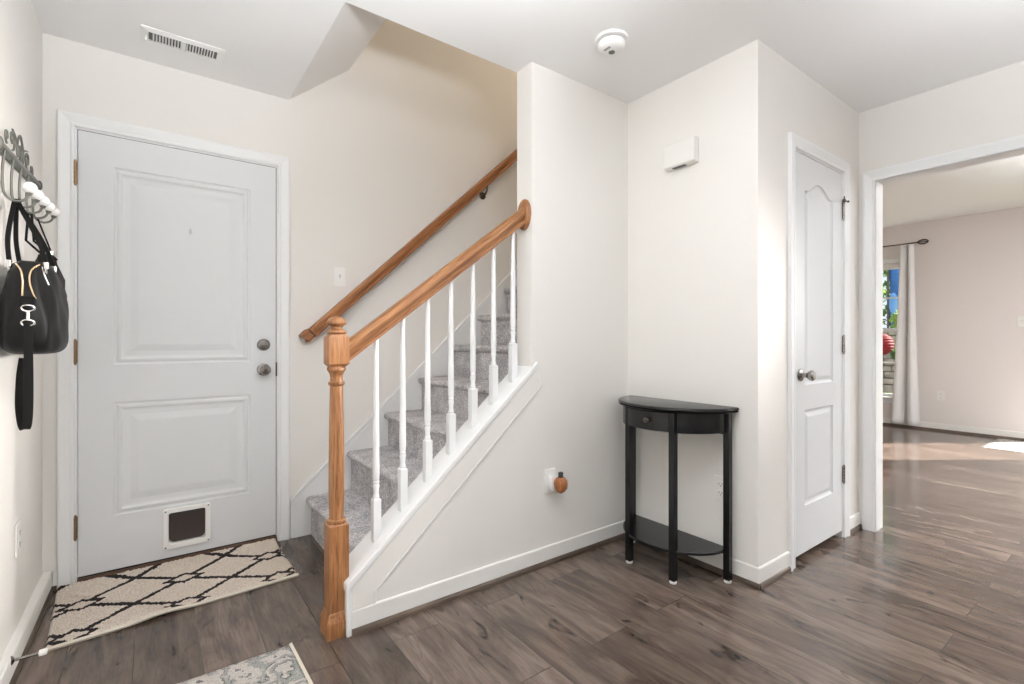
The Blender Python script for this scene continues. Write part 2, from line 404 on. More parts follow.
# ---------------------------------------------------------------- doors
def door_slab(W, Ht, T, x0, x1, panels, prof, cols=14):
    """face at y=0 looking to -Y, origin lower left. panels: (z0, top function)"""
    bm = B(); xs = [x0+(x1-x0)*i/cols for i in range(cols+1)]
    def V(x, y, z): return bm.verts.new((x, y, z))
    def quad(*p): bm.faces.new([V(*q) for q in p])
    quad((0,0,0),(x0,0,0),(x0,0,Ht),(0,0,Ht)); quad((x1,0,0),(W,0,0),(W,0,Ht),(x1,0,Ht))
    lower = [0.0]*(cols+1)
    for z0, top in panels:
        for i in range(cols): quad((xs[i],0,lower[i]),(xs[i+1],0,lower[i+1]),(xs[i+1],0,z0),(xs[i],0,z0))
        lower = [top(x) for x in xs]
        rings = []
        for d, dep in prof:
            xa, xb = x0+d, x1-d
            xr = [xa+(xb-xa)*i/cols for i in range(cols+1)]
            bot = [(x, dep, z0+d) for x in xr]; tp = [(x, dep, top(x0+(x-xa)/(xb-xa)*(x1-x0))-d) for x in xr]
            rings.append([V(*p) for p in bot]+[V(*p) for p in reversed(tp)])
        for A, C in zip(rings, rings[1:]):
            n = len(A)
            for i in range(n): bm.faces.new((A[i], A[(i+1) % n], C[(i+1) % n], C[i]))
        R = rings[-1]; n = len(R)
        for i in range(cols): bm.faces.new((R[i], R[i+1], R[n-2-i], R[n-1-i]))
    for i in range(cols): quad((xs[i],0,lower[i]),(xs[i+1],0,lower[i+1]),(xs[i+1],0,Ht),(xs[i],0,Ht))
    quad((0,T,0),(W,T,0),(W,T,Ht),(0,T,Ht)); quad((0,0,0),(0,T,0),(0,T,Ht),(0,0,Ht)); quad((W,0,0),(W,T,0),(W,T,Ht),(W,0,Ht))
    quad((0,0,Ht),(W,0,Ht),(W,T,Ht),(0,T,Ht)); quad((0,0,0),(W,0,0),(W,T,0),(0,T,0))
    bmesh.ops.remove_doubles(bm, verts=bm.verts, dist=1e-5); return bm
def hinge(parent, x, z, h=.09, name='hinge', mat='brass', y=-.008):
    g = B()
    for k in range(5):
        za = z-h/2+h*k/5; lathe(g, [(.0062, za+.0008), (.0066, za+.002), (.0066, za+h/5-.002), (.0062, za+h/5-.0008)], 12, (x, y, 0))
    lathe(g, [(.0055, z-h/2-.004), (.0055, z+h/2+.004)], 10, (x, y, 0)); sphere(g, (x, y, z+h/2+.004), .0055, 10, 6); sphere(g, (x, y, z-h/2-.004), .0055, 10, 6)
    box(g, (x-.008, y+.004, z-h/2), (x+.008, y+.007, z+h/2))
    return obj(name, g, M[mat], parent, smooth=True)
DW, DH = DX1-DX0, DZ1-DZ0
d1 = root_struct('door_1', (DX0, YD+.001, DZ0))
prof1 = [(0, 0), (.003, .005), (.010, .006), (.018, .0015), (.026, .001), (.034, .006), (.042, .0075), (.062, .0075), (.090, .0025), (.094, .002)]
f1 = lambda c: (lambda x: c)
slab = door_slab(DW, DH, .044, .124, DW-.124, [(.250, f1(.776)), (.952, f1(1.868))], prof1, 4)
obj('slab', slab, M['door'], d1)
for z in (1.815, 1.012, .225): hinge(d1, -.009, z, .098, mat='brass')
kn = B(); lathe(kn, [(.0, 0), (.033, 0), (.033, -.005), (.028, -.009), (.013, -.012), (.012, -.030), (.022, -.036), (.028, -.047), (.0275, -.058), (.022, -.066), (.008, -.068), (0, -.068)], 24, (.752, 0, .906), 'Y')
k1 = obj('door_knob', kn, M['nickel'], d1, smooth=True)
kk = B(); lathe(kk, [(0, -.0680), (.009, -.0682), (.008, -.0695), (0, -.0695)], 16, (.752, 0, .906), 'Y'); obj('keyhole_button', kk, M['bronze'], k1, smooth=True)
kn = B(); lathe(kn, [(0, 0), (.032, 0), (.032, -.008), (.027, -.014), (.012, -.016), (0, -.016)], 24, (.752, 0, 1.040), 'Y')
k2 = obj('deadbolt', kn, M['nickel'], d1, smooth=True)
kk = B(); box(kk, (.735, -.028, 1.034), (.769, -.016, 1.046)); obj('thumb_turn', kk, M['nickel'], k2, bevel=.003)
ws = B(); box(ws, (DW+.0002, .003, 0), (DW+.0038, .030, DH+.002)); box(ws, (-.002, .003, DH+.0003), (DW, .030, DH+.0028)); box(ws, (0, -.0005, -.006), (DW, .030, -.0003)); obj('weatherstrip', ws, M['dark'], d1)  # black door seal, its strips also stand in for shade in the gaps
# latch plate at the door edge
obj('latch_plate', bx((DW-.002, -.003, .868), (DW+.006, .008, .944)), M['bronze'], d1)
ho = B(); prism(ho, rrect(.415, .431, 1.600, 1.662, .007), -.004, -.0002, 'Y'); tube(ho, smooth_path([(.423, -.004, 1.618), (.423, -.014, 1.606), (.423, -.022, 1.606), (.423, -.024, 1.618)]), .004, 8)
o = obj('adhesive_hook', ho, M['door'], None, smooth=True); o.location = d1.location
tag(o, 'small white plastic stick-on hook on the upper panel of the front door', 'hook')
# pet flap set in the door
pf = B(); px0, px1, pz0, pz1 = .310, .507, .044, .239
def ring_prism(bm, outer, inner, y0, y1):
    n = len(outer); L = []
    for poly, y in ((outer, y0), (inner, y0), (inner, y1), (outer, y1)): L.append([bm.verts.new((u, y, v)) for u, v in poly])
    for A, C in zip(L, L[1:]+L[:1]):
        for i in range(n): bm.faces.new((A[i], A[(i+1) % n], C[(i+1) % n], C[i]))
ring_prism(pf, rrect(px0, px1, pz0, pz1, .012), rrect(px0+.022, px1-.022, pz0+.026, pz1-.020, .012), -.016, -.0003)
fr = obj('pet_door', pf, M['plastic'], d1, bevel=.003)
fl = B(); prism(fl, [(px0+.024, pz1-.022), (px0+.024, pz0+.048), (px0+.030, pz0+.036), (px0+.042, pz0+.030), (px1-.042, pz0+.030), (px1-.030, pz0+.036), (px1-.024, pz0+.048), (px1-.024, pz1-.022)], -.006, -.0004)
obj('flap', fl, M['glass_dark'], fr, bevel=.001)
hb = bx((px0+.023, -.012, pz1-.030), (px1-.023, -.004, pz1-.021)); obj('hinge_bar', hb, M['dark'], fr)
for sx in (px0+.010, px1-.010):
    for sz in (pz0+.010, pz1-.010):
        s_ = B(); lathe(s_, [(0, -.0162), (.004, -.0165), (.003, -.0178), (0, -.018)], 10, (sx, 0, sz), 'Y'); obj('screw', s_, M['grille'], fr, smooth=True)

d2 = root_struct('door_2', (CX0, YC+.001, CZ0))
W2, H2 = CX1-CX0, CZ1-CZ0
px_0, px_1 = .118, W2-.122
def arch(x):
    u = (x-px_0)/(px_1-px_0)
    if u < .12 or u > .88: return 1.815
    return 1.815+.055*math.sin(PI*(u-.12)/.76)**1.0
prof2 = [(0, 0), (.004, .006), (.012, .009), (.018, .009), (.034, .003), (.038, .002)]
slab = door_slab(W2, H2, .035, px_0, px_1, [(.232, f1(.712)), (.838, arch)], prof2, 20)
obj('slab', slab, M['door'], d2)
for z in (1.785, 1.040, .315): h2 = hinge(d2, W2+.004, z, .09, mat='nickel')
gp = B(); box(gp, (-.002, .004, H2+.0003), (W2, .03, H2+.0028)); obj('gap_shade', gp, M['grille'], d2)  # dark strip standing in for shade in the gap over the door
# hinge-pin stop on the top hinge
hs = B(); X = W2+.004
tube(hs, [(X-.030, -.020, 1.838), (X+.036, -.016, 1.842)], .0035, 8); lathe(hs, [(.009, 1.832), (.009, 1.848)], 12, (X, -.010, 0))
sphere(hs, (X-.032, -.020, 1.838), .007, 10, 8); sphere(hs, (X+.038, -.016, 1.842), .007, 10, 8); tube(hs, [(X, -.010, 1.846), (X+.001, -.010, 1.866)], .003, 8)
obj('hinge_pin_stop', hs, M['bronze'], d2, smooth=True)
kn = B(); lathe(kn, [(.0, 0), (.031, 0), (.032, -.004), (.026, -.010), (.012, -.014), (.011, -.030), (.020, -.040), (.026, -.050), (.026, -.058), (.019, -.066), (0, -.068)], 24, (.066, 0, .890), 'Y')
obj('door_knob', kn, M['nickel'], d2, smooth=True)

# ---------------------------------------------------------------- stairs
RUN, RISE, NX, NSTEP = .2293, .2085, .700, 11
st = thing('staircase', 'grey carpeted staircase rising to the right behind the white balusters', 'staircase', (NX, 1.937, 0))
for k in range(NSTEP):
    x = RUN*k; z1 = RISE*(k+1)+(.010 if k == 0 else .028); z0 = max(0.0005, RISE*k+(.010 if k == 1 else .028) if k else 0)
    rx = .028; r = .020
    pts = [(x+rx, z0), (x+rx, z1-2*r-.004), (x+rx-.006, z1-2*r-.001)]
    for q in range(9):
        a = -PI/2-PI*q/8; pts.append((x+r+r*math.cos(a), z1-r+r*math.sin(a)))
    pts += [(x+RUN+rx-.0005, z1), (x+RUN+rx-.0005, z0)]
    bm = prism(B(), pts, .001, YD-.016-1.937, 'Y')
    o = obj('step', bm, M['carpet'], st, smooth=True)
# skirt on the entry wall
skz = lambda x: .224+.912*(x-.625)
b = prism(B(), [(.622, 0), (.622, skz(.622)), (3.3, skz(3.3)), (3.3, skz(3.3)-.5), (.80, 0)], YD-.012, YD)
struct('trim_8', b, M['trim'])
a = math.atan(.905)
bm = B()
for d0, d1_, pr_ in ((.014, 0, .021), (.052, .018, .0175)):
    prism(bm, [(.622, skz(.622)-d0), (.622, skz(.622)-d1_), (3.3, skz(3.3)-d1_), (3.3, skz(3.3)-d0)], YD-pr_, YD-.0122)
struct('trim_9', bm, M['trim'], bevel=.0025)
# cap, end board and apron board of the knee wall
th = .030
b = prism(B(), [(.578, capz(.578)-th), (.578, capz(.578)), (XE-.0005, capz(XE)), (XE-.0005, capz(XE)-th)], YK-.016, YKB+.018)
box2 = prism(b, [(XE-.0005, capz(XE)), (1.492, capz(1.492)), (1.492, capz(1.492)-th), (XE-.0005, capz(XE)-th)], YK-.016, YK-.0003)
struct('trim_10', b, M['trim'], bevel=.004)
struct('trim_11', prism(B(), [(.581, 0), (.5995, 0), (.5995, capz(.5995)-th-.001), (.581, capz(.581)-th-.001)], YK-.009, YKB+.005), M['trim'], bevel=.002)
b = prism(B(), [(.600, .0935), (.600, capz(.6)-th), (1.492, capz(1.492)-th), (1.520, .885), (.690, .142), (.690, .0935)], YK-.008, YK-.0002)
struct('trim_12', b, M['wall'], bevel=.002)
b = B(); pth = [(.690, .0935), (.690, .142), (1.520, .885), (1.496, .945)]
for (xa, za), (xb, zb) in zip(pth, pth[1:]): tube(b, [(xa, YK-.006, za), (xb, YK-.006, zb)], .004, 6)
struct('trim_13', b, M['trim'])

# balustrade
bal = thing('stair_railing', 'honey oak stair railing with turned newel post and white balusters', 'railing', (.562, 1.872, 0))
nb = B(); s = .0355
def sqstack(bm, lv, c=(0, 0)):
    rings = [[bm.verts.new((c[0]+sx*h, c[1]+sy*h, z)) for sx, sy in ((-1,-1),(1,-1),(1,1),(-1,1))] for h, z in lv]
    for A, C in zip(rings, rings[1:]):
        for i in range(4): bm.faces.new((A[i], A[(i+1) % 4], C[(i+1) % 4], C[i]))
    bm.faces.new(rings[0][::-1]); bm.faces.new(rings[-1])
sqstack(nb, [(s-.006, .416), (s, .410), (s, .08), (s, .0)][::-1])
sqstack(nb, [(s-.008, 1.004), (s+.0015, 1.014), (s+.0015, 1.114), (s-.008, 1.126)])
lathe(nb, [(.020, .414), (.034, .416), (.036, .421), (.034, .428), (.0275, .432), (.0265, .44), (.0285, .52), (.0285, .62), (.0265, .78), (.0240, .905), (.0235, .930), (.0285, .934), (.0305, .940), (.0285, .946), (.0235, .949), (.0225, .960), (.025, .976), (.030, .984), (.0305, .986), (.034, .989), (.0345, .996), (.032, 1.003), (.028, 1.006)], 28)
lathe(nb, [(.026, 1.125), (.0335, 1.128), (.0355, 1.133), (.033, 1.138), (.026, 1.141), (.0205, 1.146), (.0205, 1.152), (.026, 1.158), (.034, 1.162), (.0365, 1.167), (.0355, 1.173), (.029, 1.183), (.017, 1.190), (0, 1.193)], 28)
nw = obj('newel_post', nb, M['oak_z'], bal, smooth=True)
pl = B(); p = s+.0125
sqstack(pl, [(p, .0003), (p, .058), (p-.003, .066), (s+.005, .078), (s+.003, .088), (s+.0003, .092)])
obj('plinth', pl, M['oak_z'], nw, bevel=.001)
def rail_profile(wd=.030, h=.066):
    P = [(-.019, -h/2), (.019, -h/2), (.0225, -h/2+.003), (.0225, -h/2+.010), (.017, -h/2+.013), (.0175, -h/2+.020), (.022, -h/2+.028), (wd-.001, -h/2+.034), (wd, -h/2+.040), (wd, .010), (.0285, .016), (.0275, .020), (.0275, .026)]
    top = [(.026*math.cos(t*PI/8), .026+(h/2-.026)*math.sin(t*PI/8)) for t in range(1, 8)]
    return P+top+[(-u, v) for u, v in reversed(P[2:])]
def make_rail(L, wd=.030, h=.066):
    return prism(B(), rail_profile(wd, h), 0, L, 'X')
r0 = Vector((.600, 1.872, 1.060)); r1 = Vector((XE-.006, 1.872, 1.716)); dr = r1-r0
bm = B(); pr = rail_profile()          # ends cut plumb
sl = dr.z/dr.x; cs = math.cos(math.atan(sl)); L = dr.x/cs
loop0 = []; loop1 = []
for u, v in pr:
    sh = v*math.tan(math.atan(sl))
    loop0.append(bm.verts.new((sh, u, v))); loop1.append(bm.verts.new((L+sh, u, v)))
bm.faces.new(loop0); bm.faces.new(loop1[::-1])
for i in range(len(pr)): bm.faces.new((loop0[i], loop0[(i+1) % len(pr)], loop1[(i+1) % len(pr)], loop1[i]))
hr = obj('handrail', bm, M['oak_x'], bal, smooth=True)
hr.location = r0-bal.location; hr.rotation_euler = (0, -math.atan(sl), 0)
rs = B(); lathe(rs, [(0, -.0005), (.075, -.0005), (.076, -.006), (.073, -.011), (.066, -.014), (.062, -.013), (.058, -.016), (.050, -.018), (0, -.018)], 36, (0, 0, 0), 'X', .67, 1.0)
ro = obj('rosette', rs, M['oak_z'], hr, smooth=True)
ro.matrix_parent_inverse = Matrix(); ro.rotation_euler = (0, math.atan(sl), 0)
loc_local = Matrix.Rotation(math.atan(sl), 3, 'Y') @ (Vector((XE, 1.872, 1.716))-r0); ro.location = loc_local
BXS = [.716+.113*i for i in range(7)]
railz = lambda x: 1.060+(x-.600)*sl-.033/cs
for i, x in enumerate(BXS):
    zb = capz(x)-.016; zt = railz(x)+.004; zs = .488+.905*(x-.716)-.01
    h = .0155; bm = B()
    rings = [[bm.verts.new((sx*h, sy*h, z+(.85*sx*h if j == 0 else 0))) for sx, sy in ((-1,-1),(1,-1),(1,1),(-1,1))] for j, z in enumerate((capz(x)+.0005, zs-.006))]
    rings.append([bm.verts.new((sx*(h-.006), sy*(h-.006), zs)) for sx, sy in ((-1,-1),(1,-1),(1,1),(-1,1))])
    for A, C in zip(rings, rings[1:]):
        for q in range(4): bm.faces.new((A[q], A[(q+1) % 4], C[(q+1) % 4], C[q]))
    bm.faces.new(rings[0][::-1]); bm.faces.new(rings[-1])
    lathe(bm, [(.009, zs-.002), (.0135, zs+.004), (.011, zs+.012), (.0095, zs+.022), (.0125, zs+.042), (.0135, zs+.050), (.0105, zs+.056), (.0135, zs+.062), (.0105, zs+.068), (.0125, zs+.074), (.0138, zs+.10), (.0124, zs+.22), (.0090, zt-.02), (.0088, zt)], 16)
    o = obj('baluster', bm, M['trim'], bal, smooth=True); o.location = (x-.562, 0, 0)
# wall handrail
wh = thing('wall_handrail', 'reddish oak handrail fixed to the wall above the stairs', 'handrail', (.674, YD, 1.107))
q0 = Vector((.722, YD-.062, 1.144)); q1 = Vector((2.75, YD-.062, 1.110+.924*2.065)); dq = q1-q0
bm = make_rail(dq.length, .027, .060)
o = obj('rail', bm, M['cherry_x'], wh, smooth=True); o.location = q0-wh.location; o.rotation_euler = (0, -math.atan(.924), 0)
# short return of the rail's lower end into the wall
bm = prism(B(), [(u+.020, v) for u, v in rail_profile(.027, .060)], -.004, .0615, 'Y')
o = obj('wall_return', bm, M['cherry_x'], wh, smooth=True); o.location = q0-wh.location+Vector((-.036, 0, -.030)); o.rotation_euler = (0, -math.atan(.924), 0)
for bxp in (1.897, 2.55):
    zz = 1.110+.924*(bxp-.685)-.042
    bm2 = B(); lathe(bm2, [(0, -.0005), (.026, -.0005), (.026, -.005), (.012, -.010), (0, -.010)], 16, (bxp, YD, zz-.055), 'Y')
    tube(bm2, smooth_path([(bxp, YD-.008, zz-.055), (bxp, YD-.040, zz-.050), (bxp, YD-.060, zz-.025), (bxp, YD-.062, zz+.004)]), .006, 10)
    o = obj('bracket', bm2, M['bronze'], wh, smooth=True); o.location = -wh.location

# ---------------------------------------------------------------- console table
TCX, TCY = XT-.0245, 1.468
tb = thing('console_table', 'black half-moon console table with one drawer against the white wall', 'table', (TCX, TCY, 0))
def half_moon(R, Dp, z0, z1, edge=0, n=40, back=0.0, prof=None):
    """half ellipse bulging to -X, flat at x=back"""
    bm = B(); prof = prof or [(0, z0), (0, z1)]
    rings = []
    for ins, z in prof:
        ring = [bm.verts.new((back-(Dp-ins)*math.sin(PI*i/n), (R-ins)*math.cos(PI*i/n), z)) for i in range(n+1)]
        rings.append(ring)
    for A, C in zip(rings, rings[1:]):
        for i in range(n): bm.faces.new((A[i], A[i+1], C[i+1], C[i]))
        bm.faces.new((A[n], A[0], C[0], C[n]))
    bm.faces.new(rings[0][::-1]); bm.faces.new(rings[-1]); return bm
R, DP = .312, .286
obj('tabletop', half_moon(R, DP, 0, 0, prof=[(.012, .773), (.004, .776), (.002, .780), (.006, .783), (.0, .786), (.0, .792), (.003, .796), (.010, .798)]), M['black'], tb, smooth=True)
leg_s = .0148
LEGS = [(-.030, .274), (-.030, -.274), (-.236, .122), (-.236, -.130)]
for lx, ly in LEGS:
    bm = B(); ang = 0 if lx > -.1 else 0
    sqstack(bm, [(leg_s, .012), (leg_s, .7725)], (lx, ly)); lg = obj('leg', bm, M['black'], tb, bevel=.002)
    bm = B(); lathe(bm, [(.015, .0), (.0165, .002), (.0165, .010), (.015, .0118)], 16, (lx, ly, 0)); obj('foot_pad', bm, M['felt'], lg, smooth=True)
def arc_wall(r0, r1, a0, a1, z0, z1, n=16):
    bm = B(); L = []
    for i in range(n+1):
        a = a0+(a1-a0)*i/n
        L.append([bm.verts.new((-r*math.sin(a), r*math.cos(a), z)) for r, z in ((r0, z0), (r1, z0), (r1, z1), (r0, z1))])
    for A, C in zip(L, L[1:]):
        for k in range(4): bm.faces.new((A[k], A[(k+1) % 4], C[(k+1) % 4], C[k]))
    bm.faces.new(L[0]); bm.faces.new(L[-1][::-1]); return bm
RA = .277; AL = math.atan2(.238, .130)
dl = .066
obj('side_apron', arc_wall(RA-.018, RA, .15, AL-dl, .682, .7727), M['black'], tb, smooth=True)
obj('side_apron', arc_wall(RA-.018, RA, PI-AL+dl, PI-.15, .682, .7727), M['black'], tb, smooth=True)
dw = obj('drawer', arc_wall(RA-.018, RA, AL+dl, PI-AL-dl, .684, .770), M['black'], tb, smooth=True)
bm = B(); lathe(bm, [(0, .0005), (.006, .0), (.005, -.008), (.010, -.013), (.0125, -.018), (.010, -.024), (0, -.026)], 16, (-RA, -.022, .731), 'X'); obj('knob', bm, M['bronze'], dw, smooth=True)
obj('back_apron', bx((-.018, -.256, .668), (-.006, .256, .7727)), M['black'], tb)
obj('lower_shelf', half_moon(.272, .262, 0, 0, back=-.012, prof=[(.003, .135), (0, .138), (0, .147), (.003, .150)]), M['black'], tb, smooth=True)

# ---------------------------------------------------------------- electrical plates
def plate_root(name, label, cat, loc, rotz, group=None):
    """local: x across, -y out of the wall, z up"""
    return thing(name, label, cat, loc, (0, 0, rotz), group)
def plate_mesh(w_, h_):
    return prism(B(), rrect(-w_/2, w_/2, -h_/2, h_/2, .006), -.006, -.0004, 'Y')
def outlet(label, loc, rotz, mat='plastic'):
    t = plate_root('wall_outlet', label, 'outlet', loc, rotz)
    obj('cover_plate', plate_mesh(.071, .116), M[mat], t, bevel=.002)
    for z in (.0205, -.0205):
        r_ = obj('receptacle', prism(B(), rrect(-.0165, .0165, z-.0145, z+.0145, .009), -.0085, -.0055, 'Y'), M[mat], t, bevel=.0008)
        g = B()
        box(g, (-.0085, -.0090, z-.002), (-.006, -.0083, z+.007)); box(g, (.006, -.0090, z-.001), (.0085, -.0083, z+.006)); lathe(g, [(.0026, -.0083), (.0026, -.0090)], 10, (0, 0, z-.0075), 'Y')
        obj('slot', g, M['dark'], r_)
    g = B(); lathe(g, [(.003, -.0058), (.003, -.0068), (0, -.0072)], 10, (0, 0, 0), 'Y'); obj('screw', g, M['cream_plastic'], t)
    return t
def switch(label, loc, rotz, mat='plastic'):
    t = plate_root('light_switch', label, 'light switch', loc, rotz)
    obj('cover_plate', plate_mesh(.072, .118), M[mat], t, bevel=.002)
    obj('toggle', prism(B(), [(-.0055, -.011), (-.0055, .011), (-.012, .014), (-.017, .011), (-.0135, .003), (-.0055, -.011)][:5], -.005, .005, 'X'), M['cream_plastic'], t, bevel=.001)
    for z in (.030, -.030):
        g = B(); lathe(g, [(.003, -.0058), (.003, -.0068), (0, -.0072)], 10, (0, 0, z), 'Y'); obj('screw', g, M['cream_plastic'], t)
    return t
switch('white toggle light switch on the entry wall between front door and handrail', (.892, YD, 1.478), 0)
outlet('white wall outlet low on the left wall near the door mat', (XL, 2.412, .405), PI/2, 'cream_plastic')
outlet('white wall outlet seen between the black table legs', (XT, 1.256, .402), -PI/2, 'cream_plastic')
outlet('white wall outlet on the far room wall beside the curtain', (XF, 1.640, .430), -PI/2, 'cream_plastic')
switch('white switch plate on the far room wall at the right edge', (XF, .955, 1.310), -PI/2, 'cream_plastic')
outlet('white wall outlet on the stair wall, behind the amber plug-in light', (1.580, YK, .410), 0)
nl = thing('plug_in_light', 'small plug-in night light with amber ribbed shade and white base', 'night light', (1.580, YK-.0091, .410))
bm = B(); prism(bm, rrect(-.022, .022, -.040, .030, .012), -.030, -.0002, 'Y'); obj('base', bm, M['plastic'], nl, bevel=.004)
bm = B()
lathe(bm, [(.010, -.040), (.020, -.036), (.030, -.020), (.0335, 0), (.030, .018), (.021, .030), (.010, .033)], 24, (.018, -.052, -.006), 'Z')
for v in bm.verts:
    a_ = math.atan2(v.co.y+.052, v.co.x-.018); k = 1+.05*math.cos(8*a_)
    v.co.x = .018+(v.co.x-.018)*k; v.co.y = -.052+(v.co.y+.052)*k
obj('shade', bm, M['amber'], nl, smooth='full')
bm = B(); lathe(bm, [(.012, .027), (.013, .032), (.011, .040), (.014, .044), (.010, .052), (0, .054)], 14, (.018, -.052, 0)); obj('cap', bm, M['wick'], nl, smooth=True)
bm = B(); lathe(bm, [(0, -.056), (.004, -.054), (.011, -.047), (.012, -.0465)], 14, (.018, -.052, 0)); obj('bottom_ring', bm, M['gold'], nl, smooth=True)

# door chime on the table wall
ch = thing('door_chime', 'white rectangular door chime box high on the wall above the table', 'door chime', (XT, 1.460, 2.040), (0, 0, -PI/2))
bm = prism(B(), [(-.0005, -.062), (-.036, -.060), (-.044, -.055), (-.044, .056), (-.040, .062), (-.0005, .063)], -.087, .087, 'X'); obj('cover', bm, M['cream_plastic'], ch, bevel=.004)
bm = B()
for k in range(9): box(bm, (-.045+k*.0085, -.033, -.0635), (-.045+k*.0085+.0055, -.012, -.0602))
obj('sound_slots', bm, M['grille'], ch)

# ceiling vent
cv = thing('ceiling_vent', 'white rectangular air vent in the ceiling above the front door', 'vent', (.118, 2.652, HC))
bm = B(); VW, VD = .155, .066
ring_prism_pts = (rrect(-VW, VW, -VD, VD, .004), rrect(-.128, .128, -.040, .040, .002))
n = len(ring_prism_pts[0]); L = []
for poly, z in ((ring_prism_pts[0], -.0004), (ring_prism_pts[0], -.004), (ring_prism_pts[1], -.010), (ring_prism_pts[1], -.0004)): L.append([bm.verts.new((u, v, z)) for u, v in poly])
for A, C in zip(L, L[1:]+L[:1]):
    for i in range(n): bm.faces.new((A[i], A[(i+1) % n], C[(i+1) % n], C[i]))
obj('frame', bm, M['plastic'], cv)
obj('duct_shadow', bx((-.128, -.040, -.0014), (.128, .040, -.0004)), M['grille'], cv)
bm = B()
for k in range(21):
    x = -.112+k*.0112
    if k == 10: box(bm, (x-.007, -.040, -.009), (x+.007, .040, -.002)); continue
    prism(bm, [(x-.0022, -.0095), (x+.0012, -.0095), (x+.0040, -.0020), (x+.0006, -.0020)], -.040, .040, 'Y')
obj('louvre', bm, M['plastic'], cv)
bm = B(); tube(bm, [(-.138, 0, -.008), (-.138, .004, -.022)], .003, 8); sphere(bm, (-.138, .004, -.023), .005, 10, 8); obj('damper_lever', bm, M['plastic'], cv, smooth=True)

# smoke detector
sm = thing('smoke_detector', 'round white smoke detector on the ceiling', 'smoke detector', (1.640, 1.470, HC))
bm = B(); lathe(bm, [(0, -.0004), (.072, -.0004), (.073, -.006), (.070, -.012), (.060, -.013)], 40); obj('base', bm, M['plastic'], sm, smooth=True)
bm = B(); lathe(bm, [(.050, -.0125), (.052, -.019)], 40); obj('dark_gap', bm, M['grille'], sm, smooth=True)
bm = B(); lathe(bm, [(.058, -.019), (.060, -.022), (.058, -.038), (.050, -.048), (.036, -.053), (0, -.055)], 40); obj('cover', bm, M['plastic'], sm, smooth=True)
bm = B(); lathe(bm, [(.014, -.053), (.014, -.0565), (.010, -.058), (0, -.058)], 20, (.006, .004, 0)); obj('test_button', bm, M['grille'], sm, smooth=True)
bm = B()
for k in range(5): box(bm, (-.034+.0, -.016+k*.007, -.0545), (-.022, -.013+k*.007, -.0525))
obj('sounder_slots', bm, M['grille'], sm)

# door stop on the left baseboard
ds = thing('door_stop', 'nickel rod door stop with white rubber tip on left baseboard', 'door stop', (XL+.018, 2.200, .078))
bm = B(); lathe(bm, [(0, .0004), (.015, .0004), (.015, .004), (.008, .009), (.0045, .011), (.0045, .068)], 16, (0, 0, 0), 'X'); obj('rod', bm, M['nickel'], ds, smooth=True)
bm = B(); lathe(bm, [(.0045, .066), (.010, .068), (.010, .084), (.008, .087), (0, .087)], 16, (0, 0, 0), 'X'); obj('tip', bm, M['felt'], ds, smooth=True)

# ---------------------------------------------------------------- rugs
def mat_rug():
    m = new_mat('cream_trellis_shag', (.6, .53, .44), .95, 0, .1); t = NT(m)
    c = t.n('ShaderNodeTexCoord'); nz = t.n('ShaderNodeTexNoise'); nz.inputs['Scale'].default_value = 60; nz.inputs['Detail'].default_value = 3
    t.l(c.outputs['Object'], nz.inputs['Vector'])
    o1 = t.n('ShaderNodeVectorMath', operation='SUBTRACT'); t.l(nz.outputs['Color'], o1.inputs[0]); o1.inputs[1].default_value = (.5, .5, .5)
    o2 = t.n('ShaderNodeVectorMath', operation='SCALE'); t.l(o1.outputs[0], o2.inputs[0]); o2.inputs['Scale'].default_value = .020
    o3 = t.n('ShaderNodeVectorMath', operation='ADD'); t.l(c.outputs['Object'], o3.inputs[0]); t.l(o2.outputs[0], o3.inputs[1])
    sp = t.n('ShaderNodeSeparateXYZ'); t.l(o3.outputs[0], sp.inputs[0]); x, y = sp.outputs[0], sp.outputs[1]
    PX, PY = .355, .262
    u = t.math('DIVIDE', t.math('ADD', x, .345), PX)
    v = t.math('DIVIDE', t.math('SUBTRACT', t.math('SUBTRACT', y, t.math('MULTIPLY', t.math('ADD', x, .345), .06)), .045), PY)
    def tri(val):   # distance to nearest integer
        f = t.math('FRACT', t.math('ADD', val, 10.0)); return t.math('SUBTRACT', .5, t.math('ABSOLUTE', t.math('SUBTRACT', f, .5)))
    p = tri(t.math('ADD', u, v)); q = tri(t.math('SUBTRACT', u, v))
    # the trellis opens into a small diamond where lines meet on the long rows
    dd = t.math('ADD', t.math('MULTIPLY', tri(u), PX/.068), t.math('MULTIPLY', tri(v), PY/.044))
    line = t.math('LESS_THAN', t.math('MINIMUM', p, q), .052)
    inside = t.math('LESS_THAN', dd, 1.22); ring = t.math('MULTIPLY', inside, t.math('GREATER_THAN', dd, .74))
    outside = t.math('SUBTRACT', 1.0, inside)
    fac = t.math('MAXIMUM', t.math('MULTIPLY', line, outside), ring)
    n1 = t.noise(c.outputs['Object'], 230, 3, .7)
    cream = t.ramp(n1, [(.3, (.34, .27, .215)), (.45, (.66, .575, .49)), (.65, (.90, .82, .74))])
    dark = t.ramp(n1, [(.3, (.012, .010, .010)), (.7, (.06, .052, .05))])
    t.col(t.mix(fac, cream, dark)); t.bump(n1, 1.0, .006); return m
M['mat'] = mat_rug()
M['binding'] = new_mat('cream_binding', (.62, .56, .48), .8)
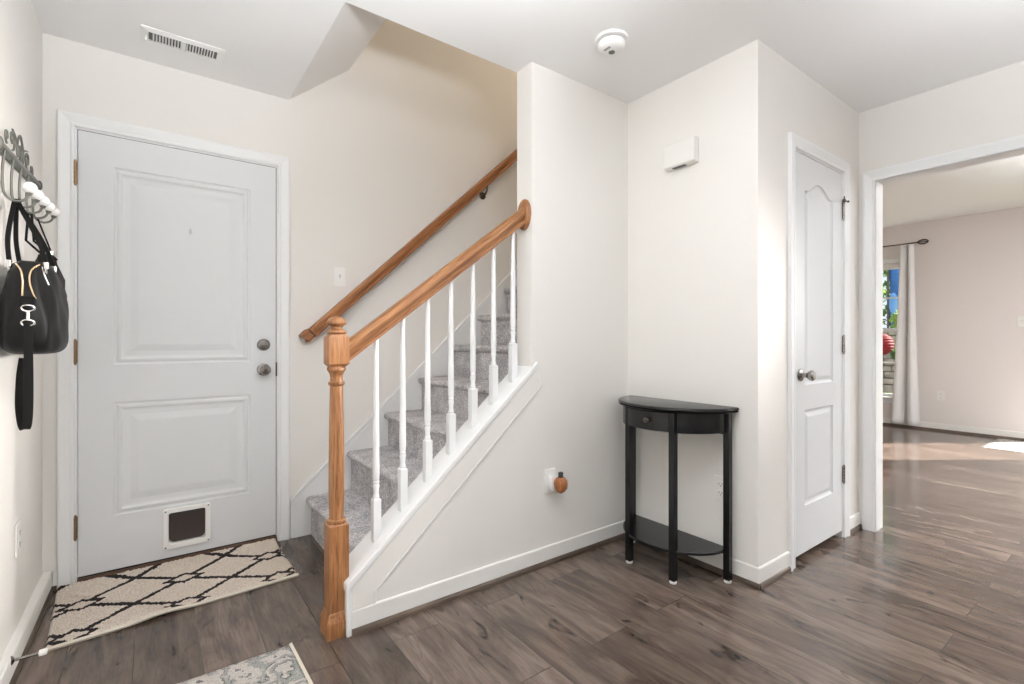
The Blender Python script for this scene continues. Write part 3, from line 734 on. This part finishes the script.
def rug_grid(corners, nx, ny, hgt, jit, seed=1, wave=None):
    """corners: bl, br, tr, tl on the floor"""
    rnd = random.Random(seed); bm = B(); c = [Vector((*p, 0)) for p in corners]
    def P(u, v): return (c[0]*(1-u)+c[1]*u)*(1-v)+(c[3]*(1-u)+c[2]*u)*v
    g = []
    for j in range(ny+1):
        row = []
        for i in range(nx+1):
            u, v = i/nx, j/ny; p = P(u, v); e = min(u*nx, (1-u)*nx, v*ny, (1-v)*ny)
            z = hgt*(0.35 if e < 1 else 1)+rnd.uniform(-jit, jit)*(e >= 1)
            if wave: z += wave(u, v)
            row.append(bm.verts.new((p.x, p.y, z)))
        g.append(row)
    for j in range(ny):
        for i in range(nx): bm.faces.new((g[j][i], g[j][i+1], g[j+1][i+1], g[j+1][i]))
    bd = [g[0][i] for i in range(nx+1)]+[g[j][nx] for j in range(1, ny+1)]+[g[ny][i] for i in range(nx-1, -1, -1)]+[g[j][0] for j in range(ny-1, 0, -1)]
    lo = [bm.verts.new((v.co.x, v.co.y, max(.0006, v.co.z-hgt*.35+.0006))) for v in bd]; n = len(bd)
    for i in range(n): bm.faces.new((bd[i], lo[i], lo[(i+1) % n], bd[(i+1) % n]))
    bm.faces.new(lo[::-1]); return bm
MC = [(-.303, 2.365), (.552, 2.425), (.540, 2.893), (-.332, 2.886)]
dm = thing('door_mat', 'cream shag door mat with dark brown diamond trellis before the front door', 'rug', (.11, 2.62, 0))
loc = [(x-.11, y-2.62) for x, y in MC]
wv = lambda u, v: .012*math.exp(-((u-.40)/.10)**2-(v/.10)**2)+.020*max(0, (v-.80)/.20)
obj('pile', rug_grid(loc, 170, 90, .013, .0028, 3, wv), M['mat'], dm, smooth='full')
bm = B()
pts = [(loc[0][0]*(1-u)+loc[1][0]*u, loc[0][1]*(1-u)+loc[1][1]*u-.004, .0075+wv(u, 0)) for u in [i/30 for i in range(31)]]
ribbon(bm, pts, (0, 1, .25), .014, .008); obj('edge_binding', bm, M['binding'], dm)

def ornate(name, seed):
    m = new_mat(name, (.5, .47, .44), .95, 0, .1); t = NT(m); c = t.n('ShaderNodeTexCoord').outputs['Object']
    vo = t.n('ShaderNodeTexVoronoi', feature='SMOOTH_F1'); vo.inputs['Scale'].default_value = 10.5; t.l(c, vo.inputs['Vector'])
    wv_ = t.n('ShaderNodeTexNoise'); wv_.inputs['Scale'].default_value = 14; wv_.inputs['Detail'].default_value = 4; wv_.inputs['Roughness'].default_value = .6; t.l(c, wv_.inputs['Vector'])
    d = t.math('ADD', t.math('MULTIPLY', vo.outputs['Distance'], 3.6), t.math('MULTIPLY', wv_.outputs['Fac'], 3.2))
    f = t.math('FRACT', d)
    n1 = t.noise(c, 260, 3, .7); n2 = t.noise(c, 38, 3, .65)
    base = t.ramp(f, [(0, (.50, .47, .44)), (.42, (.55, .515, .485)), (.47, (.07, .07, .075)), (.52, (.15, .16, .155)), (.58, (.29, .305, .29)), (.86, (.36, .37, .35)), (.92, (.12, .12, .125)), (.96, (.5, .46, .43))])
    worn = t.ramp(n2, [(.54, (0, 0, 0)), (.72, (.85, .85, .85))])
    cc = t.mix(worn, base, (.55, .51, .48))
    # plain cream border near the edges
    sp = t.n('ShaderNodeSeparateXYZ'); t.l(c, sp.inputs[0])
    t.col(t.mix(1.0, cc, t.ramp(n1, [(.3, (.62, .6, .58)), (.62, (1.1, 1.1, 1.1))]), 'MULTIPLY')); t.bump(n1, .9, .004); return m
M['ornate'] = ornate('grey_beige_medallion_weave', 1)
ar = thing('area_rug', 'faded grey and beige patterned rug cut by the bottom edge', 'rug', (.05, 1.45, 0))
RC = [(-.28, 1.06), (.424, 1.52), (.402, 1.889), (-.10, 1.895)]
RC = [(-.26, .95), (.424, .95), (.404, 1.889), (-.318, 1.889)]
obj('weave', rug_grid([(x-.05, y-1.45) for x, y in RC], 90, 110, .007, .0012, 5), M['ornate'], ar, smooth='full')
bm = B(); p = [(.402-.05+.002, 1.889-1.45, .0045), (.424-.05+.002, .95-1.45, .0045)]; ribbon(bm, p, (1, 0, .3), .010, .006)
obj('edge_binding', bm, M['binding'], ar)
fr_ = thing('far_rug', 'pale rug on the floor of the far room at the right edge', 'rug', (7.3, .45, 0))
obj('weave', rug_grid([(-.14-.3, .70), (-.14-.3, -.9), (.32, -.9), (.32, .68)], 40, 70, .008, .001, 6), M['ornate'], fr_, smooth='full')

# ---------------------------------------------------------------- coat rack on the left wall
RZ = lambda y: 1.700+.055*(y-2.14)
cr = thing('coat_rack', 'grey iron scroll coat rack with white ball hooks on left wall', 'coat rack', (XL, 2.40, 1.70))
crp = Vector((XL, 2.40, 1.70))
def W(x, y, z): return Vector((x, y, z))-crp
bm = B()
y0, y1 = 2.100, 2.735
prof_ = [(0.0005, -.019), (.010, -.019), (.014, -.012), (.020, -.006), (.020, .006), (.014, .012), (.010, .019), (.0005, .019)]
A = [bm.verts.new(W(XL+u, y0, RZ(y0)+v)) for u, v in prof_]; C = [bm.verts.new(W(XL+u, y1, RZ(y1)+v)) for u, v in prof_]
bm.faces.new(A); bm.faces.new(C[::-1])
for i in range(8): bm.faces.new((A[i], A[(i+1) % 8], C[(i+1) % 8], C[i]))
obj('bar', bm, M['iron'], cr)
for yy in (y0-.006, y1+.006):
    bm = B(); sphere(bm, W(XL+.013, yy, RZ(yy)), .021, 14, 10, (.5, .55, 1)); obj('end_finial', bm, M['iron'], cr, smooth=True)
HY = [2.14+.12*i for i in range(5)]
for y in HY:
    z = RZ(y); bm = B()
    tube(bm, smooth_path([W(XL+.017, y, z-.010), W(XL+.012, y, z-.06), W(XL+.012, y, z-.115), W(XL+.018, y, z-.148), W(XL+.038, y, z-.163), W(XL+.060, y, z-.156), W(XL+.070, y, z-.138)]), .0038, 8)
    lathe(bm, [(.0042, -.002), (.008, .002), (.009, .006), (.006, .010)], 10, tuple(W(XL+.071, y, z-.140)))
    hk = obj('hook', bm, M['iron'], cr, smooth=True)
    bm = B(); sphere(bm, W(XL+.072, y, z-.116), .0185, 18, 12); obj('ball', bm, M['porcelain'], hk, smooth=True)
def curl(cy, cz, r0, r1, a0, turns, sgn, n=26):
    return [W(XL+.010, cy+sgn*(r0+(r1-r0)*k/n)*math.cos(a0+turns*2*PI*k/n), zc+.62*(cz-zc+(r0+(r1-r0)*k/n)*math.sin(a0+turns*2*PI*k/n))) for k in range(n+1)]
zc = RZ(2.405)+.019; YM = 2.405; X_ = XL+.010
def scroll(pts, r):
    obj('scroll', tube(B(), pts, r, 8), M['iron'], cr, smooth=True)
scroll(smooth_path([W(X_, YM-.040, zc), W(X_, YM-.046, zc+.045), W(X_, YM, zc+.088), W(X_, YM+.046, zc+.045), W(X_, YM+.040, zc)]), .0034)
scroll(smooth_path([W(X_, YM, zc), W(X_, YM-.020, zc+.030), W(X_, YM, zc+.052), W(X_, YM+.020, zc+.030), W(X_, YM, zc)]), .0030)
for sg in (-1, 1):
    sp_ = []
    for k in range(25):
        a_ = -PI/2-2.6*PI*k/24; r_ = .030*(1-k/24)+.006
        sp_.append(W(X_, YM+sg*(.120+r_*math.cos(a_)), zc+.036+r_*math.sin(a_)))
    scroll(sp_, .0032)
    sp_ = []
    for k in range(19):
        a_ = -PI/2+2.2*PI*k/18; r_ = .019*(1-k/18)+.005
        sp_.append(W(X_, YM+sg*(.200+r_*math.cos(a_)), zc+.022+r_*math.sin(a_)))
    scroll(sp_, .0030)
    scroll(smooth_path([W(X_, YM+sg*.046, zc+.045), W(X_, YM+sg*.085, zc+.062), W(X_, YM+sg*.120, zc+.070)]), .0030)

# ---------------------------------------------------------------- handbag
hb_ = thing('handbag', 'large black leather handbag with V zipper hanging from the coat rack', 'handbag', (-.299, 2.165, 1.056))
def bag_body(levels, seg=44, pw=.72):
    bm = B(); rings = []
    for z, a_, b_, ox, pinch in levels:
        ring = []
        for i in range(seg):
            t = 2*PI*i/seg; ct, s_ = math.cos(t), math.sin(t)
            y = a_*math.copysign(abs(ct)**pw, ct); x = b_*math.copysign(abs(s_)**pw, s_)
            x *= 1-pinch*abs(ct)**3
            fold = (.0045*math.sin(7*t+z*30)+.0035*math.sin(13*t-z*22+1))*min(1, z/.05)
            ring.append(bm.verts.new((ox+x+fold*s_, y+fold*.7*ct, z)))
        rings.append(ring)
    for A, C in zip(rings, rings[1:]):
        for i in range(seg): bm.faces.new((A[i], A[(i+1) % seg], C[(i+1) % seg], C[i]))
    bm.faces.new(rings[0][::-1]); bm.faces.new(rings[-1]); return bm
lv = [(.002, .090, .034, 0, 0), (.006, .130, .056, 0, 0), (.022, .158, .071, 0, 0), (.055, .172, .075, 0, 0), (.10, .175, .075, 0, 0), (.15, .172, .072, 0, .04), (.20, .165, .065, 0, .08), (.24, .154, .056, 0, .10), (.268, .140, .047, 0, .12), (.284, .128, .039, 0, .15), (.289, .118, .032, 0, .15)]
body = obj('body', bag_body(lv), M['leather'], hb_, smooth='full')
md = body.modifiers.new('sub', 'SUBSURF'); md.levels = 1; md.render_levels = 1
# V zipper on the near end
def endp(x, z, out=.003):   # point on the near end gusset
    zs = [l[0] for l in lv]; i = max(k for k in range(len(lv)-1) if zs[k] <= z)
    u = (z-zs[i])/(zs[i+1]-zs[i]); a_ = lv[i][1]*(1-u)+lv[i+1][1]*u; b_ = lv[i][2]*(1-u)+lv[i+1][2]*u
    s_ = min(.98, abs(x)/b_)**(1/.72); c_ = math.sqrt(max(0, 1-s_*s_)); return Vector((x, -a_*c_**.72-out, z))
for sg in (-1, 1):
    bm = B(); tube(bm, smooth_path([endp(sg*.026, .276), endp(sg*.012, .256), endp(sg*.007+.002, .225), endp(sg*.010+.006, .190), endp(sg*.014+.010, .168)]), .0026, 8); obj('zipper', bm, M['gold'], body, smooth=True)
bm = B(); tube(bm, smooth_path([(.030, -.118, .270), (.036, -.125, .245), (.046, -.128, .215)]), .003, 8); obj('zipper_pull', bm, M['silver'], body, smooth=True)
bm = B(); prism(bm, rrect(-.008, .024, .150, .176, .006), -.184, -.1765, 'Y'); obj('zipper_tab', bm, M['strap'], body, bevel=.002)
# clip
bm = B()
c0 = endp(.010, .140, .014)
tube(bm, [c0+Vector((.014*math.cos(t), 0, .009*math.sin(t))) for t in [2*PI*k/16 for k in range(16)]], .0026, 8, True)
tube(bm, [c0+Vector((0, 0, -.009)), c0+Vector((0, -.002, -.034))], .0042, 10)
tube(bm, [c0+Vector((.014*math.cos(t), -.002, -.043+.009*math.sin(t))) for t in [2*PI*k/16 for k in range(16)]], .0026, 8, True)
obj('clip', bm, M['silver'], hb_, smooth=True)
# wrist strap
cb = c0+Vector((0, -.003, -.046))
bm = B(); ribbon(bm, smooth_path([cb, cb+Vector((.001, -.003, -.06)), cb+Vector((.002, -.002, -.16)), cb+Vector((.001, 0, -.26)), cb+Vector((-.004, .004, -.302)), cb+Vector((-.013, .012, -.296)), cb+Vector((-.020, .020, -.24)), cb+Vector((-.019, .026, -.16)), cb+Vector((-.012, .020, -.10))]), (1, .2, 0), .020, .004)
obj('wrist_strap', bm, M['strap'], hb_, bevel=.0008)
# handles : two loops over the hook at y=2.14
hookp = Vector((XL+.036, 2.19, RZ(2.19)-.157))-hb_.location
for sg, yy in ((-1, -.10), (1, -.10)):
    bm = B()
    a_ = Vector((sg*.040, yy-.022, .278)); b_ = Vector((sg*.040, .03, .284))
    ribbon(bm, smooth_path([a_+Vector((0, 0, .008)), a_*.6+hookp*.4+Vector((sg*.008, -.01, 0)), hookp+Vector((sg*.005, -.012, -.01)), hookp+Vector((sg*.004, .0, .004)), hookp+Vector((sg*.005, .02, -.01)), b_*.6+hookp*.4+Vector((sg*.008, .01, 0)), b_]), (1, 0, .15), .011, .006)
    hd = obj('handle', bm, M['strap'], hb_, bevel=.001)
    for e in (a_, b_):
        bm = B(); tube(bm, [e+Vector((0, .0, .006)), e+Vector((0, 0, -.014))], .007, 10); tube(bm, [e+Vector((0, .009*math.cos(t), -.020+.008*math.sin(t))) for t in [2*PI*k/14 for k in range(14)]], .002, 6, True)
        obj('handle_ring', bm, M['silver'], hd, smooth=True)

# second, smaller bag behind it
pb = thing('purse', 'dark brown leather purse hanging behind the black handbag', 'purse', (-.306, 2.425, 1.165))
lv2 = [(.002, .030, .020, 0, 0), (.01, .045, .034, 0, 0), (.04, .056, .046, 0, 0), (.10, .058, .050, 0, 0), (.16, .056, .044, 0, .1), (.21, .052, .028, 0, .2), (.245, .045, .018, 0, .2)]
bm = bag_body(lv2, 32, .8); ob = obj('body', bm, M['brown_leather'], pb, smooth='full')
for sg in (-1, 1):
    hp = Vector((XL+.038+.004*sg, 2.38, RZ(2.38)-.161))-pb.location
    bm = B(); ribbon(bm, [Vector((.012*sg+.012, .03*sg, .235)), hp+Vector((.006*sg, .0, -.10)), hp], (1, 0, 0), .007, .004); obj('strap', bm, M['strap'], pb)
kc = thing('keychain', 'silver key fob and keys hanging from a rack hook beyond the handbag', 'keychain', (-.306, 2.515, 1.412))
bm = B(); lathe(bm, [(0, -.030), (.015, -.029), (.0165, -.024), (.0165, .022), (.015, .027), (0, .028)], 18); f_ = obj('fob', bm, M['silver'], kc, smooth=True)
bm = B(); lathe(bm, [(0, -.0168), (.009, -.0172), (.008, -.0185), (0, -.0188)], 16, (.002, 0, -.008), 'Y'); obj('lens', bm, M['dark'], f_, smooth=True)
bm = B(); hp = Vector((XL+.040, 2.502, RZ(2.50)-.161))-kc.location
tube(bm, [hp+Vector((0, 0, -.001)), Vector((.0, 0, .028))], .0028, 6); obj('cord', bm, M['strap'], kc)
bm = B(); tube(bm, [Vector((.006+.014*math.cos(t), -.004, -.044+.014*math.sin(t))) for t in [2*PI*k/16 for k in range(16)]], .0018, 6, True); obj('key_ring', bm, M['silver'], kc, smooth=True)
for dx, an in ((.004, -.25), (.012, .2)):
    bm = B(); prism(bm, [(-.010, -.002), (-.012, -.012), (-.007, -.021), (-.003, -.023), (-.003, -.052), (.003, -.052), (.003, -.046), (.006, -.044), (.003, -.040), (.003, -.023), (.008, -.020), (.012, -.011), (.009, -.002)], -.001, .001, 'Y')
    o = obj('key', bm, M['nickel'], kc); o.location = (dx, -.006, -.054); o.rotation_euler = (0, an, .2)

# ---------------------------------------------------------------- far window, curtain, rod
w1 = root_struct('window_1', (XF, (WY0+WY1)/2, WZ0))
WW = WY1-WY0; WH = WZ1-WZ0
def fbox(bm, ya, yb, za, zb, xa, xb): box(bm, (xa, ya, za), (xb, yb, zb))
bm = B(); t_ = .055
fbox(bm, -WW/2-t_, -WW/2, -.02, WH+t_, -.018, 0); fbox(bm, WW/2, WW/2+t_, -.02, WH+t_, -.018, 0); fbox(bm, -WW/2, WW/2, WH, WH+t_, -.018, 0)
obj('casing', bm, M['trim'], w1, bevel=.003)
obj('sill', bx((-.055, -WW/2-t_-.02, -.022), (.06, WW/2+t_+.02, 0)), M['trim'], w1, bevel=.004)
obj('apron', bx((-.014, -WW/2-t_, -.085), (0, WW/2+t_, -.0225)), M['trim'], w1, bevel=.003)
glass = bpy.data.materials.new('window_glass'); glass.use_nodes = True
gt = glass.node_tree; gt.nodes.clear(); go = gt.nodes.new('ShaderNodeOutputMaterial'); mx = gt.nodes.new('ShaderNodeMixShader'); tr = gt.nodes.new('ShaderNodeBsdfTransparent'); gl = gt.nodes.new('ShaderNodeBsdfGlossy'); gl.inputs['Roughness'].default_value = .02
mx.inputs[0].default_value = .04
gt.links.new(tr.outputs[0], mx.inputs[1]); gt.links.new(gl.outputs[0], mx.inputs[2]); gt.links.new(mx.outputs[0], go.inputs[0])
for z0, z1, xo in ((.0, WH*.51, .045), (WH*.49, WH, .085)):
    bm = B(); e = .038
    fbox(bm, -WW/2, -WW/2+e, z0, z1, xo, xo+.035); fbox(bm, WW/2-e, WW/2, z0, z1, xo, xo+.035); fbox(bm, -WW/2+e, WW/2-e, z0, z0+e, xo, xo+.035); fbox(bm, -WW/2+e, WW/2-e, z1-e, z1, xo, xo+.035)
    zm = (z0+z1)/2
    fbox(bm, -WW/2+e, WW/2-e, zm-.010, zm+.010, xo+.006, xo+.028); fbox(bm, -.010, .010, z0+e, z1-e, xo+.006, xo+.028)
    sa = obj('sash', bm, M['trim'], w1)
    obj('pane', bx((xo+.015, -WW/2+e, z0+e), (xo+.019, WW/2-e, z1-e)), glass, sa)
bl = bx((.005, -WW/2+.01, WH-.075), (.040, WW/2-.01, WH-.002)); obj('rolled_blind', bl, M['cream_plastic'], w1, bevel=.006)

g3 = root_struct('door_3', (XF, (GY0+GY1)/2, 0))
GW = GY1-GY0; e = .06
bm = B(); box(bm, (.05, -GW/2, 0), (.09, -GW/2+e, GZ1)); box(bm, (.05, GW/2-e, 0), (.09, GW/2, GZ1)); box(bm, (.05, -GW/2+e, GZ1-e), (.09, GW/2-e, GZ1)); box(bm, (.05, -GW/2+e, 0), (.09, GW/2-e, .10))
obj('frame', bm, M['trim'], g3)
obj('pane', bx((.066, -GW/2+e, .10), (.070, GW/2-e, GZ1-e)), glass, g3)
bm = B(); box(bm, (-.018, -GW/2-.055, 0), (-.0005, -GW/2, GZ1+.055)); box(bm, (-.018, GW/2, 0), (-.0005, GW/2+.035, GZ1+.055)); box(bm, (-.018, -GW/2, GZ1), (-.0005, GW/2, GZ1+.055))
obj('casing', bm, M['trim'], g3)

rod = thing('curtain_rod', 'dark bronze curtain rod with wire ball finial over the far window', 'curtain rod', (XF, 2.4, 2.315))
RX = -.085
bm = B(); tube(bm, [(RX, -.56, 0), (RX, .75, 0)], .008, 10); obj('pole', bm, M['bronze'], rod, smooth=True)
bm = B()
for k in range(4):
    a_ = PI*k/4; c_ = Vector((RX, -.61, 0)); u_ = Vector((math.cos(a_), 0, math.sin(a_)))
    tube(bm, [c_+u_*.030*math.cos(t)+Vector((0, .052*math.sin(t), 0)) for t in [2*PI*q/20 for q in range(20)]], .0035, 6, True)
lathe(bm, [(.0115, -.575), (.0115, -.552)], 12, (RX, 0, 0), 'Y'); obj('finial', bm, M['bronze'], rod, smooth=True)
bm = B(); tube(bm, [(-.0004, -.47, -.02), (RX+.008, -.47, -.02), (RX, -.47, -.010)], .006, 8); lathe(bm, [(.022, -.0004), (.022, -.006)], 14, (0, -.47, -.02), 'X'); obj('bracket', bm, M['bronze'], rod, smooth=True)

def curtain_mat():
    m = new_mat('pale_grey_linen', (.76, .755, .75), .9, 0, .1); t = NT(m); v = t.coord(scale=(1, 400, 400)); t.bump(t.noise(v, 1, 2), .25, .001); return m
M['curtain'] = curtain_mat()
cu = thing('curtain', 'pale grey curtain panel hanging at the right side of the far window', 'curtain', (XF+RX, 1.950, 0))
bm = B(); NY, NZ = 90, 36; rows = []
for k in range(NZ+1):
    v = k/NZ; z = .045+v*(2.303-.045)
    row = []
    half = .067+.075*(1-v)**1.4
    cen = -.006+.018*(1-v)
    for i in range(NY+1):
        u = i/NY; y = cen+(u-.5)*2*half
        x = .020*math.cos(u*2*PI*1.5+.6)+.050*math.exp(-((u-.50)/.055)**2)+.006*math.sin(u*13+v*3)*(1-v)-.012
        row.append(bm.verts.new((x, y, z)))
    rows.append(row)
for A, C in zip(rows, rows[1:]):
    for i in range(NY): bm.faces.new((A[i], A[i+1], C[i+1], C[i]))
o = obj('panel', bm, M['curtain'], cu, smooth='full')
md = o.modifiers.new('thick', 'SOLIDIFY'); md.thickness = .003; md.offset = 0

# ---------------------------------------------------------------- outdoors
def grass_mat():
    m = new_mat('lawn_grass', (.1, .2, .04), .9, 0, .1); t = NT(m); v = t.coord()
    t.col(t.ramp(t.noise(v, 12, 5, .7), [(.3, (.045, .075, .025)), (.55, (.11, .15, .055)), (.75, (.21, .235, .12))])); return m
M['grass'] = grass_mat()
struct('ground', bx((XF+.15, -9, -.30), (22, 14, -.15)), M['grass'])
def leaf_mat(name, c0, c1):
    m = new_mat(name, c0, .5, 0, .3); t = NT(m); v = t.coord()
    cc = t.ramp(t.noise(v, 7, 4, .7), [(.35, c0), (.65, c1)]); t.col(cc)
    tl = t.n('ShaderNodeBsdfTranslucent'); t.l(cc, tl.inputs[0]); mx = t.n('ShaderNodeMixShader'); mx.inputs[0].default_value = .45
    out = t.t.nodes['Material Output']; t.l(t.b.outputs[0], mx.inputs[1]); t.l(tl.outputs[0], mx.inputs[2]); t.l(mx.outputs[0], out.inputs[0])
    return m
M['leaf'] = leaf_mat('bright_green_leaves', (.10, .22, .035), (.38, .52, .14))
M['leaf2'] = leaf_mat('deep_green_leaves', (.04, .12, .03), (.16, .30, .08))
M['bark'] = wood('brown_bark', 2, [(.04, .03, .02), (.08, .06, .045), (.12, .09, .07)])
def shrub(label, loc, rx, ry, z0, z1, n, mat, seed, sz=.055):
    rnd = random.Random(seed); t = thing('shrub', label, 'shrub', loc, group=None)
    bm = B(); cz = (z0+z1)/2; hz = (z1-z0)/2
    for _ in range(n):
        while True:
            p = Vector((rnd.uniform(-1, 1), rnd.uniform(-1, 1), rnd.uniform(-1, 1)))
            if .35 < p.length < 1: break
        c_ = Vector((p.x*rx, p.y*ry, cz+p.z*hz)); q = Matrix.Rotation(rnd.uniform(0, 6.28), 3, 'Z') @ Matrix.Rotation(rnd.uniform(-1.2, 1.2), 3, 'X') @ Matrix.Rotation(rnd.uniform(-.8, .8), 3, 'Y')
        s_ = sz*rnd.uniform(.7, 1.4)
        vs = [bm.verts.new(c_+q @ Vector(k)) for k in ((0, -s_, 0), (s_*.45, -.1*s_, .14*s_), (0, s_, -.12*s_), (-s_*.45, -.1*s_, .14*s_))]
        bm.faces.new((vs[0], vs[1], vs[2])); bm.faces.new((vs[0], vs[2], vs[3]))
    obj('foliage', bm, M[mat], t, recalc=False)
    bm = B()
    for k in range(5):
        a_ = k*1.256; tube(bm, smooth_path([(.03*math.cos(a_), .03*math.sin(a_), -.15), (rx*.25*math.cos(a_), ry*.25*math.sin(a_), z0+.3*hz), (rx*.55*math.cos(a_), ry*.55*math.sin(a_), cz)]), [.02]*13, 6)
    obj('stem', bm, M['bark'], t); return t
shrub('bright green leafy shrub left of the blue sheet outside the far window', (10.25, 3.40, 0), .36, .46, 1.30, 2.55, 900, 'leaf', 11)
shrub('bright green bush growing under the blue sheet outside the window', (10.22, 2.52, 0), .22, .33, 1.28, 1.66, 500, 'leaf', 14)
shrub('tall deep green bush filling the background outside the window', (12.9, 3.60, 0), .7, 1.0, .9, 3.6, 1300, 'leaf2', 12, .09)
shrub('small green plant in front of the stone wall outside', (10.62, 2.82, 0), .14, .14, .74, .98, 260, 'leaf2', 15, .04)
shrub('low green plants at the foot of the stone wall outside', (9.72, 2.60, 0), .22, .34, -.13, .24, 400, 'leaf', 13, .05)
def stone():
    m = new_mat('grey_brown_field_stone', (.3, .27, .24), .85); t = NT(m); v = t.coord()
    t.col(t.ramp(t.noise(v, 5, 5, .7), [(.3, (.12, .105, .095)), (.55, (.30, .27, .25)), (.75, (.46, .43, .41))])); t.bump(t.noise(v, 20, 4), .6, .02); return m
M['stone'] = stone()
bm = B(); rnd = random.Random(4); z = -.15
while z < 1.25:
    h = rnd.uniform(.10, .17); y = 1.2+rnd.uniform(0, .2)
    while y < 5:
        l_ = rnd.uniform(.22, .5); d_ = rnd.uniform(0, .06)
        box(bm, (11.05-d_, y, z), (11.35, y+l_-.012, z+h-.012)); y += l_
    z += h
o = obj('stone_wall', bm, M['stone'], None, bevel=.02); tag(o, 'grey stacked stone garden wall outside the far window', 'garden wall')
# blue sheet hung up behind the shrubs, with a paler oval patch
bm = B(); g = []
for j in range(17):
    row = []
    for i in range(25):
        u, v = i/24, j/16; row.append(bm.verts.new((11.66+.05*math.sin(u*14)+.03*math.sin(v*9+u*4), 2.4+u*.86, 1.40+v*1.25)))
    g.append(row)
for j in range(16):
    for i in range(24): bm.faces.new((g[j][i], g[j][i+1], g[j+1][i+1], g[j+1][i]))
o = obj('blue_tarp', bm, M['blue'], None, smooth='full'); tag(o, 'deep blue hanging sheet with paler oval patch outside the far window', 'tarp')
md = o.modifiers.new('thick', 'SOLIDIFY'); md.thickness = .01
bm = B(); sphere(bm, (11.57, 3.17, 1.82), .1, 20, 12, (.25, .75, 2.1)); obj('pale_oval', bm, M['lightblue'], o, smooth='full')
for yy in (2.38, 3.28):
    bm = B(); tube(bm, [(11.66, yy, -.15), (11.66, yy, 2.7)], .02, 10); obj('post', bm, M['bark'], o)
# red ribbed round lantern on a hooked pole
ln = thing('garden_lantern', 'round red ribbed lantern hanging outside the far window', 'lantern', (9.4, 2.745, 1.04))
bm = B(); pr = []
for k in range(61):
    a_ = -PI/2+PI*k/60; r_ = .175*math.cos(a_)*(1+.05*math.cos(k*PI/2.5)); pr.append((max(r_, .03 if 0 < k < 60 else 0), .175*math.sin(a_)))
lathe(bm, pr, 28); obj('shade', bm, M['red'], ln, smooth='full')
bm = B(); tube(bm, smooth_path([(0, 0, .17), (0, 0, .75), (.0, .10, .95), (0, .28, .95), (0, .38, .80), (0, .40, 0), (0, .40, -1.19)]), .009, 8); obj('pole', bm, M['dark'], ln)
